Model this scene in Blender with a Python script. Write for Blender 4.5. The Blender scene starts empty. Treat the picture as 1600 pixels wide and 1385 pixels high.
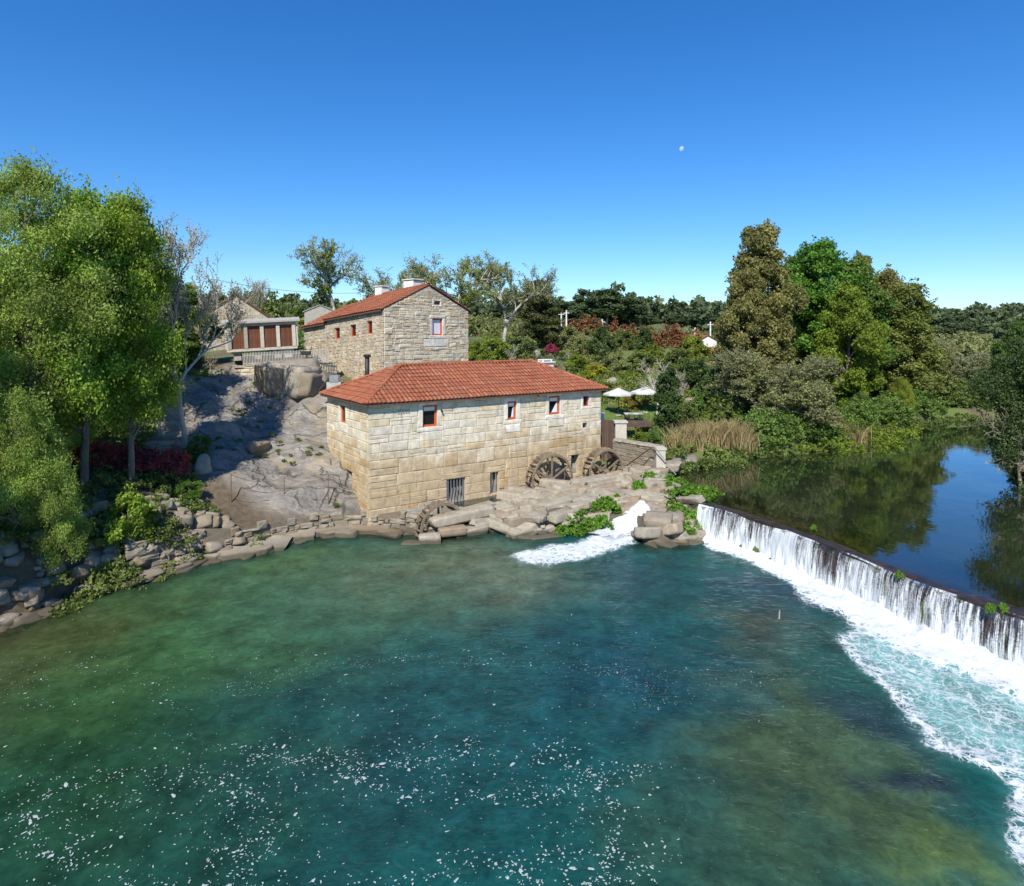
import bpy, math, random
import numpy as np
from mathutils import Vector, Matrix, Euler, noise as mnoise

scene = bpy.context.scene
COL = scene.collection
# ------------------------------------------------------------------ camera, light, exposure
CAMZ, HZ, FPX = 10.2, 520.0, 1000.0
cam_d = bpy.data.cameras.new('camera'); cam = bpy.data.objects.new('camera', cam_d); COL.objects.link(cam)
cam.location = (0, 0, CAMZ); cam.rotation_euler = (math.radians(90), 0, 0)
cam_d.sensor_width = 36; cam_d.sensor_fit = 'HORIZONTAL'; cam_d.lens = 22.5
cam_d.shift_y = -172.5 / 1600; cam_d.clip_start = 0.1; cam_d.clip_end = 6000
scene.camera = cam

SUN_AZ = (-0.23, -0.97); SUN_EL = math.radians(46)
world = bpy.data.worlds.new('World'); scene.world = world; world.use_nodes = True
wn = world.node_tree; wn.nodes.clear()
sky = wn.nodes.new('ShaderNodeTexSky'); sky.sky_type = 'NISHITA'; sky.sun_disc = False
sky.sun_elevation = SUN_EL; sky.sun_rotation = math.atan2(SUN_AZ[0], SUN_AZ[1])
sky.altitude = 900; sky.air_density = 1.25; sky.dust_density = 0.0; sky.ozone_density = 6.0
hsv = wn.nodes.new('ShaderNodeHueSaturation'); hsv.inputs['Saturation'].default_value = 1.25
bg = wn.nodes.new('ShaderNodeBackground'); bg.inputs['Strength'].default_value = 0.125
wo = wn.nodes.new('ShaderNodeOutputWorld')
wn.links.new(sky.outputs[0], hsv.inputs['Color']); tint = wn.nodes.new('ShaderNodeMix'); tint.data_type = 'RGBA'; tint.blend_type = 'MULTIPLY'; tint.inputs[0].default_value = 1; tint.inputs[7].default_value = (.66, .79, .95, 1)
wn.links.new(hsv.outputs[0], tint.inputs[6]); wn.links.new(tint.outputs[2], bg.inputs[0]); wn.links.new(bg.outputs[0], wo.inputs[0])
sl = bpy.data.lights.new('sun', 'SUN'); sl.energy = 4.6; sl.angle = math.radians(0.55); sl.color = (1.0, 0.94, 0.84)
sun = bpy.data.objects.new('sun', sl); COL.objects.link(sun)
sd = Vector((SUN_AZ[0], SUN_AZ[1], 0)).normalized() * math.cos(SUN_EL) + Vector((0, 0, math.sin(SUN_EL)))
sun.rotation_euler = sd.to_track_quat('Z', 'Y').to_euler(); sun.location = (-20, -30, 60)
vs = scene.view_settings; vs.view_transform = 'Standard'; vs.look = 'None'; vs.exposure = 0.42; vs.gamma = 1; vs.use_curve_mapping = False
scene.cycles.max_bounces = 8; scene.cycles.diffuse_bounces = 3; scene.cycles.glossy_bounces = 3
scene.cycles.transparent_max_bounces = 12; scene.cycles.transmission_bounces = 4
scene.cycles.use_denoising = True
scene.cycles.use_adaptive_sampling = True; scene.cycles.adaptive_threshold = 0.02

R = random.Random(7); RN = np.random.default_rng(11)

# ------------------------------------------------------------------ picture <-> place
def P(px, py, D):                       # point seen at px,py of the photograph, D metres away
    return Vector(((px - 800) / FPX * D, D, CAMZ - (py - HZ) / FPX * D))
def PZ(px, py, z):                      # point seen at px,py lying at height z
    D = (CAMZ - z) * FPX / (py - HZ)
    return Vector(((px - 800) / FPX * D, D, z))

# ------------------------------------------------------------------ numpy noise
def _hash(ix, iy, iz, seed):
    h = (ix * 374761393 + iy * 668265263 + iz * 2147483647 + seed * 974634777) & 0xffffffff
    h = ((h ^ (h >> 13)) * 1274126177) & 0xffffffff
    h = (h ^ (h >> 16)) & 0xffffffff
    return h / 4294967295.0
def vnoise(x, y, z=None, seed=0):
    x = np.asarray(x, float); y = np.asarray(y, float)
    z = np.zeros_like(x) if z is None else np.asarray(z, float)
    ix, iy, iz = np.floor(x).astype(np.int64), np.floor(y).astype(np.int64), np.floor(z).astype(np.int64)
    fx, fy, fz = x - ix, y - iy, z - iz
    sx, sy, sz = fx*fx*(3-2*fx), fy*fy*(3-2*fy), fz*fz*(3-2*fz)
    r = 0
    for dx in (0, 1):
        for dy in (0, 1):
            for dz in (0, 1):
                w = (sx if dx else 1-sx) * (sy if dy else 1-sy) * (sz if dz else 1-sz)
                r = r + w * _hash(ix+dx, iy+dy, iz+dz, seed)
    return r * 2 - 1
def fbm(x, y, z=None, octv=4, seed=0, gain=.5):
    r = 0; a = 1; f = 1; t = 0
    for k in range(octv):
        r = r + a * vnoise(np.asarray(x)*f + 17.3*k, np.asarray(y)*f - 9.1*k, None if z is None else np.asarray(z)*f, seed + k); t += a
        a *= gain; f *= 2.03
    return r / t
def smooth(e0, e1, x):
    t = np.clip((x - e0) / (e1 - e0), 0, 1); return t*t*(3-2*t)
def sdf(x, y, poly):                     # >0 inside
    x = np.asarray(x, float); y = np.asarray(y, float)
    d = np.full(x.shape, 1e18); ins = np.zeros(x.shape, bool); n = len(poly)
    for i in range(n):
        ax, ay = poly[i][0], poly[i][1]; bx, by = poly[(i+1) % n][0], poly[(i+1) % n][1]
        ex, ey = bx-ax, by-ay; wx, wy = x-ax, y-ay
        t = np.clip((wx*ex + wy*ey) / max(ex*ex+ey*ey, 1e-9), 0, 1)
        d = np.minimum(d, (wx-t*ex)**2 + (wy-t*ey)**2)
        if ay != by:
            c = ((ay <= y) != (by <= y)) & (x < ax + (y-ay) * ex / (by-ay))
            ins ^= c
    d = np.sqrt(d); return np.where(ins, d, -d)
def pdist(x, y, line):                   # distance to polyline and arclength there
    x = np.asarray(x, float); y = np.asarray(y, float)
    d = np.full(x.shape, 1e18); s = np.zeros(x.shape); acc = 0
    for i in range(len(line)-1):
        ax, ay = line[i][0], line[i][1]; bx, by = line[i+1][0], line[i+1][1]
        ex, ey = bx-ax, by-ay; L = math.hypot(ex, ey)
        t = np.clip(((x-ax)*ex + (y-ay)*ey) / (L*L), 0, 1)
        dd = (x-ax-t*ex)**2 + (y-ay-t*ey)**2
        m = dd < d; d = np.where(m, dd, d); s = np.where(m, acc + t*L, s); acc += L
    return np.sqrt(d), s

# ------------------------------------------------------------------ mesh helpers
def npmesh(name, V, F, mat=None, smooth_=False, attrs=None, uv=None):
    V = np.asarray(V, np.float32); F = np.asarray(F, np.int32)
    me = bpy.data.meshes.new(name); k = F.shape[1]
    me.vertices.add(len(V)); me.vertices.foreach_set('co', V.ravel())
    me.loops.add(F.size); me.loops.foreach_set('vertex_index', F.ravel())
    me.polygons.add(len(F)); me.polygons.foreach_set('loop_start', np.arange(0, F.size, k, dtype=np.int32))
    if smooth_: me.polygons.foreach_set('use_smooth', np.ones(len(F), bool))
    me.update(calc_edges=True)
    for n, a in (attrs or {}).items():
        a = np.asarray(a, np.float32)
        if a.ndim == 2:
            at = me.attributes.new(n, 'FLOAT_COLOR', 'POINT')
            a4 = np.ones((len(a), 4), np.float32); a4[:, :3] = a[:, :3]; at.data.foreach_set('color', a4.ravel())
        else:
            at = me.attributes.new(n, 'FLOAT', 'POINT'); at.data.foreach_set('value', a)
    if mat: me.materials.append(mat)
    return me
class MB:
    def __init__(s): s.v = []; s.f = []; s.a = []
    def add(s, vs, fs, a=0.0):
        b = len(s.v); s.v += [tuple(v) for v in vs]; s.f += [tuple(i+b for i in f) for f in fs]; s.a += [a]*len(vs)
    def box(s, c, size, rot=0, M=None, a=0.0, jit=0, rg=None):
        hx, hy, hz = size[0]/2, size[1]/2, size[2]/2
        pts = [Vector((x*hx, y*hy, z*hz)) for z in (-1, 1) for y in (-1, 1) for x in (-1, 1)]
        if jit: pts = [p + Vector((rg.uniform(-jit, jit), rg.uniform(-jit, jit), rg.uniform(-jit, jit))) for p in pts]
        rm = M if M is not None else Matrix.Rotation(rot, 3, 'Z'); c = Vector(c)
        s.add([rm @ p + c for p in pts], [(0,2,3,1),(4,5,7,6),(0,1,5,4),(2,6,7,3),(0,4,6,2),(1,3,7,5)], a)
    def tube(s, p0, p1, r0, r1=None, n=8, caps=True, a=0.0):
        p0, p1 = Vector(p0), Vector(p1); r1 = r0 if r1 is None else r1
        d = (p1-p0).normalized(); t = d.orthogonal().normalized(); b = d.cross(t)
        vs = [p0 + (t*math.cos(2*math.pi*i/n) + b*math.sin(2*math.pi*i/n))*r0 for i in range(n)] + \
             [p1 + (t*math.cos(2*math.pi*i/n) + b*math.sin(2*math.pi*i/n))*r1 for i in range(n)]
        fs = [(i, (i+1) % n, n+(i+1) % n, n+i) for i in range(n)]
        if caps: fs += [tuple(range(n-1, -1, -1)), tuple(range(n, 2*n))]
        s.add(vs, fs, a)
    def mesh(s, name, mat, smooth_=False):
        me = bpy.data.meshes.new(name); me.from_pydata(s.v, [], s.f); me.update()
        at = me.attributes.new('rnd', 'FLOAT', 'POINT'); at.data.foreach_set('value', np.array(s.a, np.float32))
        if mat: me.materials.append(mat)
        if smooth_: me.polygons.foreach_set('use_smooth', [True]*len(me.polygons))
        return me
    def obj(s, name, mat, parent=None, smooth_=False): return link(name, s.mesh(name, mat, smooth_), parent)
def link(name, me, parent=None, loc=None, rot=None, sc=None):
    o = bpy.data.objects.new(name, me); COL.objects.link(o)
    if parent is not None: o.parent = parent
    if loc is not None: o.location = loc
    if rot is not None: o.rotation_euler = rot
    if sc is not None: o.scale = sc
    return o
def tag(o, label=None, cat=None, group=None, kind=None):
    if label: o['label'] = label
    if cat: o['category'] = cat
    if group: o['group'] = group
    if kind: o['kind'] = kind
    return o
def thing(name, label, cat, loc=(0,0,0), rz=0, group=None):
    o = bpy.data.objects.new(name, None); COL.objects.link(o); o.empty_display_size = .3
    o.location = loc; o.rotation_euler = (0, 0, rz); return tag(o, label, cat, group)
def tubes(S, n):                         # S: (k,8) p0,p1,r0,r1  -> V,F
    S = np.asarray(S, float); p0, p1, r0, r1 = S[:, :3], S[:, 3:6], S[:, 6], S[:, 7]
    d = p1-p0; d /= np.linalg.norm(d, axis=1, keepdims=True) + 1e-9
    ref = np.where(np.abs(d[:, 2:3]) > .9, [[1., 0, 0]], [[0, 0, 1.]])
    t = np.cross(d, ref); t /= np.linalg.norm(t, axis=1, keepdims=True) + 1e-9; b = np.cross(d, t)
    a = np.arange(n)*2*math.pi/n
    ring = t[:, None]*np.cos(a)[None, :, None] + b[:, None]*np.sin(a)[None, :, None]
    V = np.concatenate([p0[:, None]+ring*r0[:, None, None], p1[:, None]+ring*r1[:, None, None]], 1).reshape(-1, 3)
    i = np.arange(n); f = np.stack([i, (i+1) % n, n+(i+1) % n, n+i], 1)
    F = (f[None] + (np.arange(len(S))*2*n)[:, None, None]).reshape(-1, 4)
    return V, F

# ------------------------------------------------------------------ materials
class NT:
    def __init__(s, name):
        s.m = bpy.data.materials.new(name); s.m.use_nodes = True; s.t = s.m.node_tree; s.t.nodes.clear()
        s.out = s.t.nodes.new('ShaderNodeOutputMaterial')
    def n(s, ty, **k):
        x = s.t.nodes.new('ShaderNode'+ty)
        for a, v in k.items():
            if a in x.inputs: s.set(x.inputs[a], v)
            else: setattr(x, a, v)
        return x
    def set(s, inp, v):
        if isinstance(v, bpy.types.NodeSocket): s.t.links.new(v, inp)
        elif isinstance(v, (tuple, list)) and inp.type == 'RGBA' and len(v) == 3: inp.default_value = (*v, 1)
        else: inp.default_value = v
    def pos(s): return s.n('NewGeometry').outputs['Position']
    def mapv(s, v, sc=(1,1,1), rot=(0,0,0)): return s.n('Mapping', Vector=v, Scale=sc, Rotation=rot).outputs[0]
    def noise(s, v, scale, det=4, rough=.55, dist=0): return s.n('TexNoise', Vector=v, Scale=scale, Detail=det, Roughness=rough, Distortion=dist).outputs[0]
    def vor(s, v, scale, feat='F1', rnd=1.0):
        x = s.n('TexVoronoi', feature=feat); s.set(x.inputs['Vector'], v); s.set(x.inputs['Scale'], scale); s.set(x.inputs['Randomness'], rnd); return x
    def ramp(s, f, pts, interp='LINEAR'):
        x = s.n('ValToRGB'); s.set(x.inputs[0], f); cr = x.color_ramp; cr.interpolation = interp
        while len(cr.elements) > 1: cr.elements.remove(cr.elements[-1])
        cr.elements[0].position = pts[0][0]; cr.elements[0].color = s.c(pts[0][1])
        for p, c in pts[1:]: e = cr.elements.new(p); e.color = s.c(c)
        return x.outputs[0]
    @staticmethod
    def c(c): return (c, c, c, 1) if isinstance(c, (int, float)) else (*c, 1)
    def mix(s, f, a, b, mode='MIX'):
        x = s.n('Mix', data_type='RGBA', blend_type=mode)
        s.set(x.inputs[0], f); s.set(x.inputs[6], a); s.set(x.inputs[7], b); return x.outputs[2]
    def math(s, op, a, b=0, clamp=False):
        x = s.n('Math', operation=op, use_clamp=clamp); s.set(x.inputs[0], a); s.set(x.inputs[1], b); return x.outputs[0]
    def rng(s, v, a, b, c=0, d=1):
        x = s.n('MapRange'); s.set(x.inputs[0], v); s.set(x.inputs[1], a); s.set(x.inputs[2], b); s.set(x.inputs[3], c); s.set(x.inputs[4], d); return x.outputs[0]
    def attr(s, n): return s.n('Attribute', attribute_name=n).outputs['Fac']
    def attrc(s, n): return s.n('Attribute', attribute_name=n).outputs['Color']
    def bump(s, h, st, dist=.05, nrm=None):
        b = s.n('Bump', Height=h, Strength=st, Distance=dist)
        if nrm is not None: s.set(b.inputs['Normal'], nrm)
        return b.outputs[0]
    def bsdf(s, **k):
        b = s.n('BsdfPrincipled')
        for a, v in k.items(): s.set(b.inputs[a.replace('_', ' ')], v)
        return b
    def done(s, sh): s.t.links.new(sh, s.out.inputs[0]); return s.m

def simple(name, c1, c2, scale=4, rough=.8, bump=.3, bd=.02, metal=0, stretch=(1,1,1), usernd=False, objv=.25):
    t = NT(name); p = t.mapv(t.n('TexCoord').outputs['Object'], stretch)
    f = t.noise(p, scale, 5, .6)
    f2 = t.noise(t.pos(), scale*5, 3, .6)
    c = t.ramp(t.math('ADD', t.math('MULTIPLY', f, .7), t.math('MULTIPLY', f2, .3)), [(.32, c1), (.68, c2)])
    if objv:
        r = t.n('ObjectInfo').outputs['Random']
        c = t.mix(1.0, c, t.ramp(r, [(0, 1-objv), (1, 1+objv)]), 'MULTIPLY')
    if usernd: c = t.mix(1.0, c, t.ramp(t.attr('rnd'), [(0, .7), (1, 1.25)]), 'MULTIPLY')
    b = t.bsdf(Base_Color=c, Roughness=rough, Metallic=metal, Normal=t.bump(t.math('ADD', f, t.math('MULTIPLY', f2, .5)), bump, bd))
    return t.done(b.outputs[0])

def wallstone(name, pale, mid, ochre, grey, zsplit=None, usernd=False, lich=.25):
    """granite masonry: every stone its own tint, grain, lichen, run-off staining low down"""
    t = NT(name); p = t.pos()
    r = t.attr('rnd') if usernd else t.n('ObjectInfo').outputs['Random']
    c = t.ramp(r, [(0, mid), (.25, pale), (.45, mid), (.6, ochre), (.68, pale), (.85, grey), (1, pale)])
    g = t.noise(p, 2.2, 6, .65); g2 = t.noise(p, 22, 4, .7)
    c = t.mix(1.0, c, t.ramp(g, [(.3, .72), (.7, 1.18)]), 'MULTIPLY')
    c = t.mix(1.0, c, t.ramp(g2, [(.3, .78), (.7, 1.15)]), 'MULTIPLY')
    st = t.noise(t.mapv(p, (3, 3, .5)), 1.2, 5, .6)
    c = t.mix(t.rng(st, .55, .75, 0, .55), c, (.16, .125, .08))
    sp = t.noise(p, 7, 6, .75); c = t.mix(t.rng(sp, .58, .68, 0, lich*2), c, (.13, .12, .095))
    if zsplit:
        z = t.n('SeparateXYZ', Vector=p).outputs[2]
        zz = t.math('ADD', z, t.math('MULTIPLY', t.math('SUBTRACT', t.noise(p, .55, 4, .6), .5), 3.2))
        lo = t.rng(zz, zsplit-.7, zsplit+.7, 1, 0)
        c = t.mix(t.math('MULTIPLY', lo, .85), c, t.mix(1.0, c, (.72, .59, .43), 'MULTIPLY'))
    if 'granary' not in name and ('slab' in name or 'bank' in name):    # wet, algae-dark band where the river laps
        wz = t.math('ADD', t.n('SeparateXYZ', Vector=p).outputs[2], t.math('MULTIPLY', g, -.22)); c = t.mix(t.rng(wz, .16, .02, 0, .8), c, (.045, .036, .018))
    b = t.bsdf(Base_Color=c, Roughness=.92, Normal=t.bump(t.math('ADD', t.math('MULTIPLY', g2, .6), g), .55, .035))
    return t.done(b.outputs[0])

def leafmat(name, c1, c2, c3=None, trans=.35, var=.3):
    t = NT(name); a = t.attr('lv'); r = t.n('ObjectInfo').outputs['Random']
    pts = [(0, c1), (.6, c2), (1, c3 or c2)]
    c = t.ramp(a, pts)
    big = t.noise(t.pos(), .55, 2, .5)
    c = t.mix(1.0, c, t.ramp(big, [(.3, 1-var), (.7, 1+var)]), 'MULTIPLY')
    c = t.mix(1.0, c, t.ramp(r, [(0, (.88, .95, .85)), (1, (1.12, 1.05, 1.0))]), 'MULTIPLY')
    d = t.bsdf(Base_Color=c, Roughness=.55); d.inputs['Specular IOR Level'].default_value = .25
    tr = t.n('BsdfTranslucent', Color=t.mix(1.0, c, (1.15, 1.25, .6), 'MULTIPLY'))
    m = t.n('MixShader'); m.inputs[0].default_value = trans
    t.t.links.new(d.outputs[0], m.inputs[1]); t.t.links.new(tr.outputs[0], m.inputs[2])
    return t.done(m.outputs[0])

M_mill = wallstone('mill granite', (.76,.69,.53), (.68,.60,.44), (.62,.49,.30), (.63,.57,.45), zsplit=3.7, lich=.10)
M_dress = wallstone('dressed granite', (.80,.75,.64), (.74,.68,.56), (.68,.60,.46), (.74,.70,.60), lich=.04)
M_house = wallstone('house granite', (.74,.66,.48), (.64,.55,.39), (.60,.46,.28), (.57,.51,.39), lich=.13)
M_rubble = wallstone('rubble granite', (.58,.50,.36), (.49,.41,.29), (.50,.38,.23), (.43,.38,.30), usernd=True, lich=.35)
M_mortar = simple('lime mortar', (.40,.34,.24), (.52,.45,.33), 6, .95, .5, .03, objv=0)
M_slab = wallstone('river slab granite', (.38,.335,.255), (.29,.245,.18), (.29,.215,.14), (.31,.28,.22), lich=.45)
M_bank = wallstone('bank wall granite', (.31,.265,.20), (.23,.19,.135), (.26,.19,.115), (.23,.205,.16), lich=.5)
M_wood = simple('weathered wheel wood', (.13,.095,.06), (.26,.205,.14), 3, .85, .5, .01, stretch=(1,1,1))
M_slat = simple('brown stained slat', (.10,.032,.012), (.20,.075,.03), 5, .6, .3, .01, stretch=(6,6,.6))
M_plank = simple('old gate plank', (.075,.045,.03), (.14,.09,.06), 4, .8, .4, .01, stretch=(5,5,.5))
M_frame = simple('orange window paint', (.46,.085,.02), (.56,.12,.03), 5, .45, .1, .004, objv=.08)
M_redframe = simple('red window paint', (.42,.05,.02), (.52,.08,.03), 5, .5, .1, .004, objv=.08)
M_white = simple('white limewash', (.68,.66,.60), (.80,.78,.73), 3, .8, .2, .01, objv=.04)
M_cloth = simple('white parasol cloth', (.50,.50,.47), (.60,.60,.57), 2, .7, .15, .01, objv=.03)
M_iron = simple('dark iron', (.02,.02,.022), (.05,.045,.04), 8, .55, .2, .004, metal=.4)
M_galv = simple('galvanised sheet', (.42,.43,.45), (.60,.61,.63), 5, .35, .1, .004, metal=.7)
M_rust = simple('rusty post', (.10,.06,.04), (.2,.13,.09), 8, .8, .3, .004)
M_conc = simple('weathered concrete', (.30,.285,.25), (.43,.41,.36), 3, .9, .4, .01)
M_granf = simple('granary granite frame', (.36,.33,.27), (.50,.46,.38), 5, .9, .4, .01)
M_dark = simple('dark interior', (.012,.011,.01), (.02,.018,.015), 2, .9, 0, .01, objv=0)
M_curtain = simple('white curtain', (.62,.63,.66), (.78,.78,.8), 3, .8, .2, .01, stretch=(8,8,.5), objv=0)
M_bark = simple('grey brown bark', (.09,.075,.055), (.22,.19,.15), 4, .9, .6, .03, stretch=(1,1,.3), objv=.1)
M_palebark = simple('pale bark', (.30,.27,.22), (.52,.48,.41), 4, .85, .4, .02, stretch=(1,1,.4), objv=.1)
M_twig = simple('twig bark', (.21,.19,.12), (.36,.33,.22), 4, .9, .2, .01, objv=.12)
def glassm():
    t = NT('window glass'); g = t.bsdf(Base_Color=(.012, .014, .016), Roughness=.06)
    return t.done(g.outputs[0])
M_glass = glassm()
def tilem():
    t = NT('terracotta tile'); p = t.pos()
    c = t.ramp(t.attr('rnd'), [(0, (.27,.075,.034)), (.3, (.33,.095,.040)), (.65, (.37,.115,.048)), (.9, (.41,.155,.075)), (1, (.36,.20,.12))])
    c = t.mix(t.rng(t.attr('rnd'), 0, -1.2, 0, .92), c, (.075, .025, .016))  # tile channels darkened: shade painted in along with settled dirt
    g = t.noise(p, 1.1, 6, .65)
    c = t.mix(t.rng(g, .46, .72, 0, .6), c, (.19, .085, .045)); c = t.mix(t.rng(t.noise(p, 3.1, 5, .7), .60, .70, 0, .5), c, (.26, .21, .13))
    g2 = t.noise(p, 14, 4, .7); c = t.mix(t.rng(g2, .6, .75, 0, .5), c, (.42, .23, .13))
    b = t.bsdf(Base_Color=c, Roughness=.85, Normal=t.bump(g2, .4, .01)); return t.done(b.outputs[0])
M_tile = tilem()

# ------------------------------------------------------------------ plan of the place
A = Vector((-7.4, 33.0, 0)); U = Vector((.826, .5635, 0)); Vv = Vector((-.5635, .826, 0)); MILL_L, MILL_W = 16.0, 6.5
MILL_RZ = math.atan2(U.y, U.x)
NRM = -Vv
WEIR = [(9.5,32.4),(10.3,31.5),(11.0,30.4),(11.7,29.1),(12.25,27.8),(12.8,26.4),(13.35,24.8),(13.85,23.2),(14.4,21.8),(15.05,20.5),(15.75,19.3),(16.7,17.6),(17.9,15.4),(19.3,12.9),(21.2,9.6)]
def offset_line(line, d):
    out = []
    for i, p in enumerate(line):
        a = Vector(line[max(i-1, 0)]); b = Vector(line[min(i+1, len(line)-1)]); t = (b-a).normalized()
        out.append((p[0] + t.y*d, p[1] - t.x*d))
    return out                                # +d = to the lower side?  (t.y<0 -> -x)
FOOT = offset_line(WEIR, .42)
def shore(px, py, z=0.0): q = PZ(px, py, z); return (q.x, q.y)
LSH = [shore(*q) for q in [(0,985),(70,960),(130,930),(200,912),(260,895),(310,880),(350,872),(390,866),(430,852),(470,842),(520,836),(570,832),(620,836),(690,842),(730,836),(775,828),(830,838),(880,828),(930,826),(985,832),(1010,852),(1050,850)]]
LOWER = [(-19,-40),(-21,0),(-20.5,10),(-18.6,17)] + LSH + [(9.0,31.6)] + FOOT + [(20,4),(21,-40)]
UPPER = WEIR[::-1] + [(8.9,34.2)] + [shore(x, y, 1.5) for x, y in [(1032,748),(1060,742),(1110,728),(1170,716),(1230,711),(1300,696),(1350,684),(1400,672),(1440,664),(1475,657),(1530,656)]] + \
        [(56,67),(75,62),(74,52),(55,54),(42,49),(34,42),(29.5,35),(27.5,28),(27,20),(27,13),(24,8)]
ctrl = [(560,800,33.5),(500,795,33),(400,812,31.5),(340,800,31),(280,775,30.5),(150,765,28),(60,850,24),(0,850,23),(0,760,27),(-60,800,24),
 (480,700,37),(500,650,40.5),(420,660,39),(340,690,36.5),(290,705,34.5),(240,715,33),(350,590,44),(280,600,43),(440,588,44.5),(505,604,45),(230,640,39),(120,640,38),(514,700,38.2),
 (460,760,34.5),(530,760,35.2),(400,745,34.5),(330,750,32.5),(470,620,42),
 (405,556,47),(380,545,56),(300,545,60),(200,550,60),(0,600,45),(100,560,60),(540,600,47),(620,590,47),(700,590,52),
 (740,600,50),(820,600,56),(960,657,52),(1000,651,55),(940,620,60),(1050,665,50),(1100,645,58),(1100,690,46),(1000,690,46),(900,600,64),(870,575,70),(1000,600,74),(1050,590,82),
 (800,540,85),(870,548,95),(950,542,100),(1000,532,112),(1100,548,112),(1150,600,70),(900,506,160),(1100,515,170),(700,512,120),(600,505,110),(400,515,95),(200,525,95),(0,525,95),(-200,540,80),
 (1300,670,54),(1400,640,66),(1300,600,78),(1200,640,58),(1500,636,78),(1500,560,130),(1600,540,140),(1200,540,140),(1350,530,160),(1500,512,260),(1700,500,300),(1300,505,320),(900,495,420),(500,500,400),(100,505,400),
 (860,800,33.5),(930,760,37),(1010,740,38),(780,800,34.5),(690,805,34),(1050,800,33.5),(980,775,36)]
C_ = [tuple(P(*c)) for c in ctrl] + [(-32,0,6),(-30,15,6),(-30,25,6),(-40,40,9),(36,0,5),(34,15,5),(36,25,5),(40,36,5.5),(55,46,6),(-60,-60,8),(60,-60,8),(0,-80,4),(-14,44,7),(-7,40,5.2),(3,48,3.6),(0,44,4.2),(6,46,2.6),(-27,30,6.5),(-24,20,4.5),
 (90,70,9),(-500,0,25),(500,0,22),(-900,900,26),(0,1000,12),(900,900,24),(-900,-500,24),(900,-500,24),(0,-900,16),(9.4,33.5,1.35),(2,36.5,1.0),(5.5,39,1.1)]
C_ = np.array([(c[0], c[1], c[2]) for c in C_])
def _phi(a, b): return np.sqrt(((a[:, None, :]-b[None, :, :])**2).sum(-1) + .25)
_K = _phi(C_[:, :2], C_[:, :2]); n_ = len(C_)
_A = np.zeros((n_+3, n_+3)); _A[:n_, :n_] = _K + np.eye(n_)*.3*-1; _A[:n_, n_] = 1; _A[:n_, n_+1:] = C_[:, :2]; _A[n_, :n_] = 1; _A[n_+1:, :n_] = C_[:, :2].T
_W = np.linalg.solve(_A, np.concatenate([C_[:, 2], [0, 0, 0]]))
ROCKP = [PZ(600,830,0)[:2], P(440,812,32.3)[:2], P(345,780,32.5)[:2], P(300,735,33.5)[:2], P(235,650,38)[:2], P(240,590,43.5)[:2], P(350,572,46)[:2], P(520,590,46)[:2], (-9,40), (-7.6,35)]
def H(x, y, fine=True):
    x = np.atleast_1d(np.asarray(x, float)); y = np.atleast_1d(np.asarray(y, float)); sh = x.shape
    x = x.ravel(); y = y.ravel(); q = np.stack([x, y], 1); z = np.empty(len(x))
    for i in range(0, len(x), 20000):
        z[i:i+20000] = _phi(q[i:i+20000], C_[:, :2]) @ _W[:n_] + _W[n_] + q[i:i+20000] @ _W[n_+1:]
    dist = np.hypot(x, y-30)
    z = z + fbm(x*.22, y*.22, octv=4, seed=3) * np.clip(dist/60, .25, 1.2)
    z = z + fbm(x*.012, y*.012, octv=3, seed=9) * np.clip((dist-150)/60, 0, 14)
    rk = smooth(-1, 1.2, sdf(x, y, ROCKP))
    if fine:
        a, b = x*.8 + y*.6, -x*.6 + y*.8      # sheeting joints dipping across the slab
        led = fbm(a*.35, b*.9, octv=3, seed=21)
        z = z + rk * (np.abs(fbm(a*.16, b*.5, octv=3, seed=5))*-1.3 + .35 + .40*np.floor(led*7)/3.5 + .10*fbm(x*2.2, y*2.2, octv=3, seed=8))
        z = z + (1-rk) * .12*fbm(x*1.3, y*1.3, octv=3, seed=31)
    dl, du = sdf(x, y, LOWER), sdf(x, y, UPPER)
    k1 = 1.3 + .8*fbm(x*.4, y*.4, octv=2, seed=12)
    mo = -((x-A.x)*Vv.x + (y-A.y)*Vv.y); mt = (x-A.x)*U.x + (y-A.y)*U.y
    race = smooth(-.5, .1, mo)*smooth(2.5, 1.9, mo)*smooth(3.6, 4.6, mt)*smooth(17, 16.2, mt); z = z*(1-race) + np.minimum(z, .45)*race
    dl = np.where((x < -3.5) & (dl < 0), -np.maximum(-dl-.34, 0)-1e-4, dl)
    z = np.where(dl < 0, np.minimum(z, -.12 + np.maximum(-dl, 0)*k1*1.3 + .25*np.maximum(-dl, 0)**1.6), z)
    z = np.where(du < 0, np.minimum(z, 1.42 + np.maximum(-du, 0)*k1*.8 + .1*np.maximum(-du, 0)**1.7), z)
    z = np.where(dl > 0, -.12 - np.minimum(dl*.45, 2.2) + .25*fbm(x*.9, y*.9, octv=3, seed=2)*np.minimum(dl, 1), z)
    z = np.where(du > 0, 1.42 - np.minimum(du*.16, 1.6) + .15*fbm(x*.9, y*.9, octv=3, seed=4)*np.minimum(du, 1), z)
    return z.reshape(sh)
def gz(x, y): return float(H(x, y, False)[0])

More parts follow.
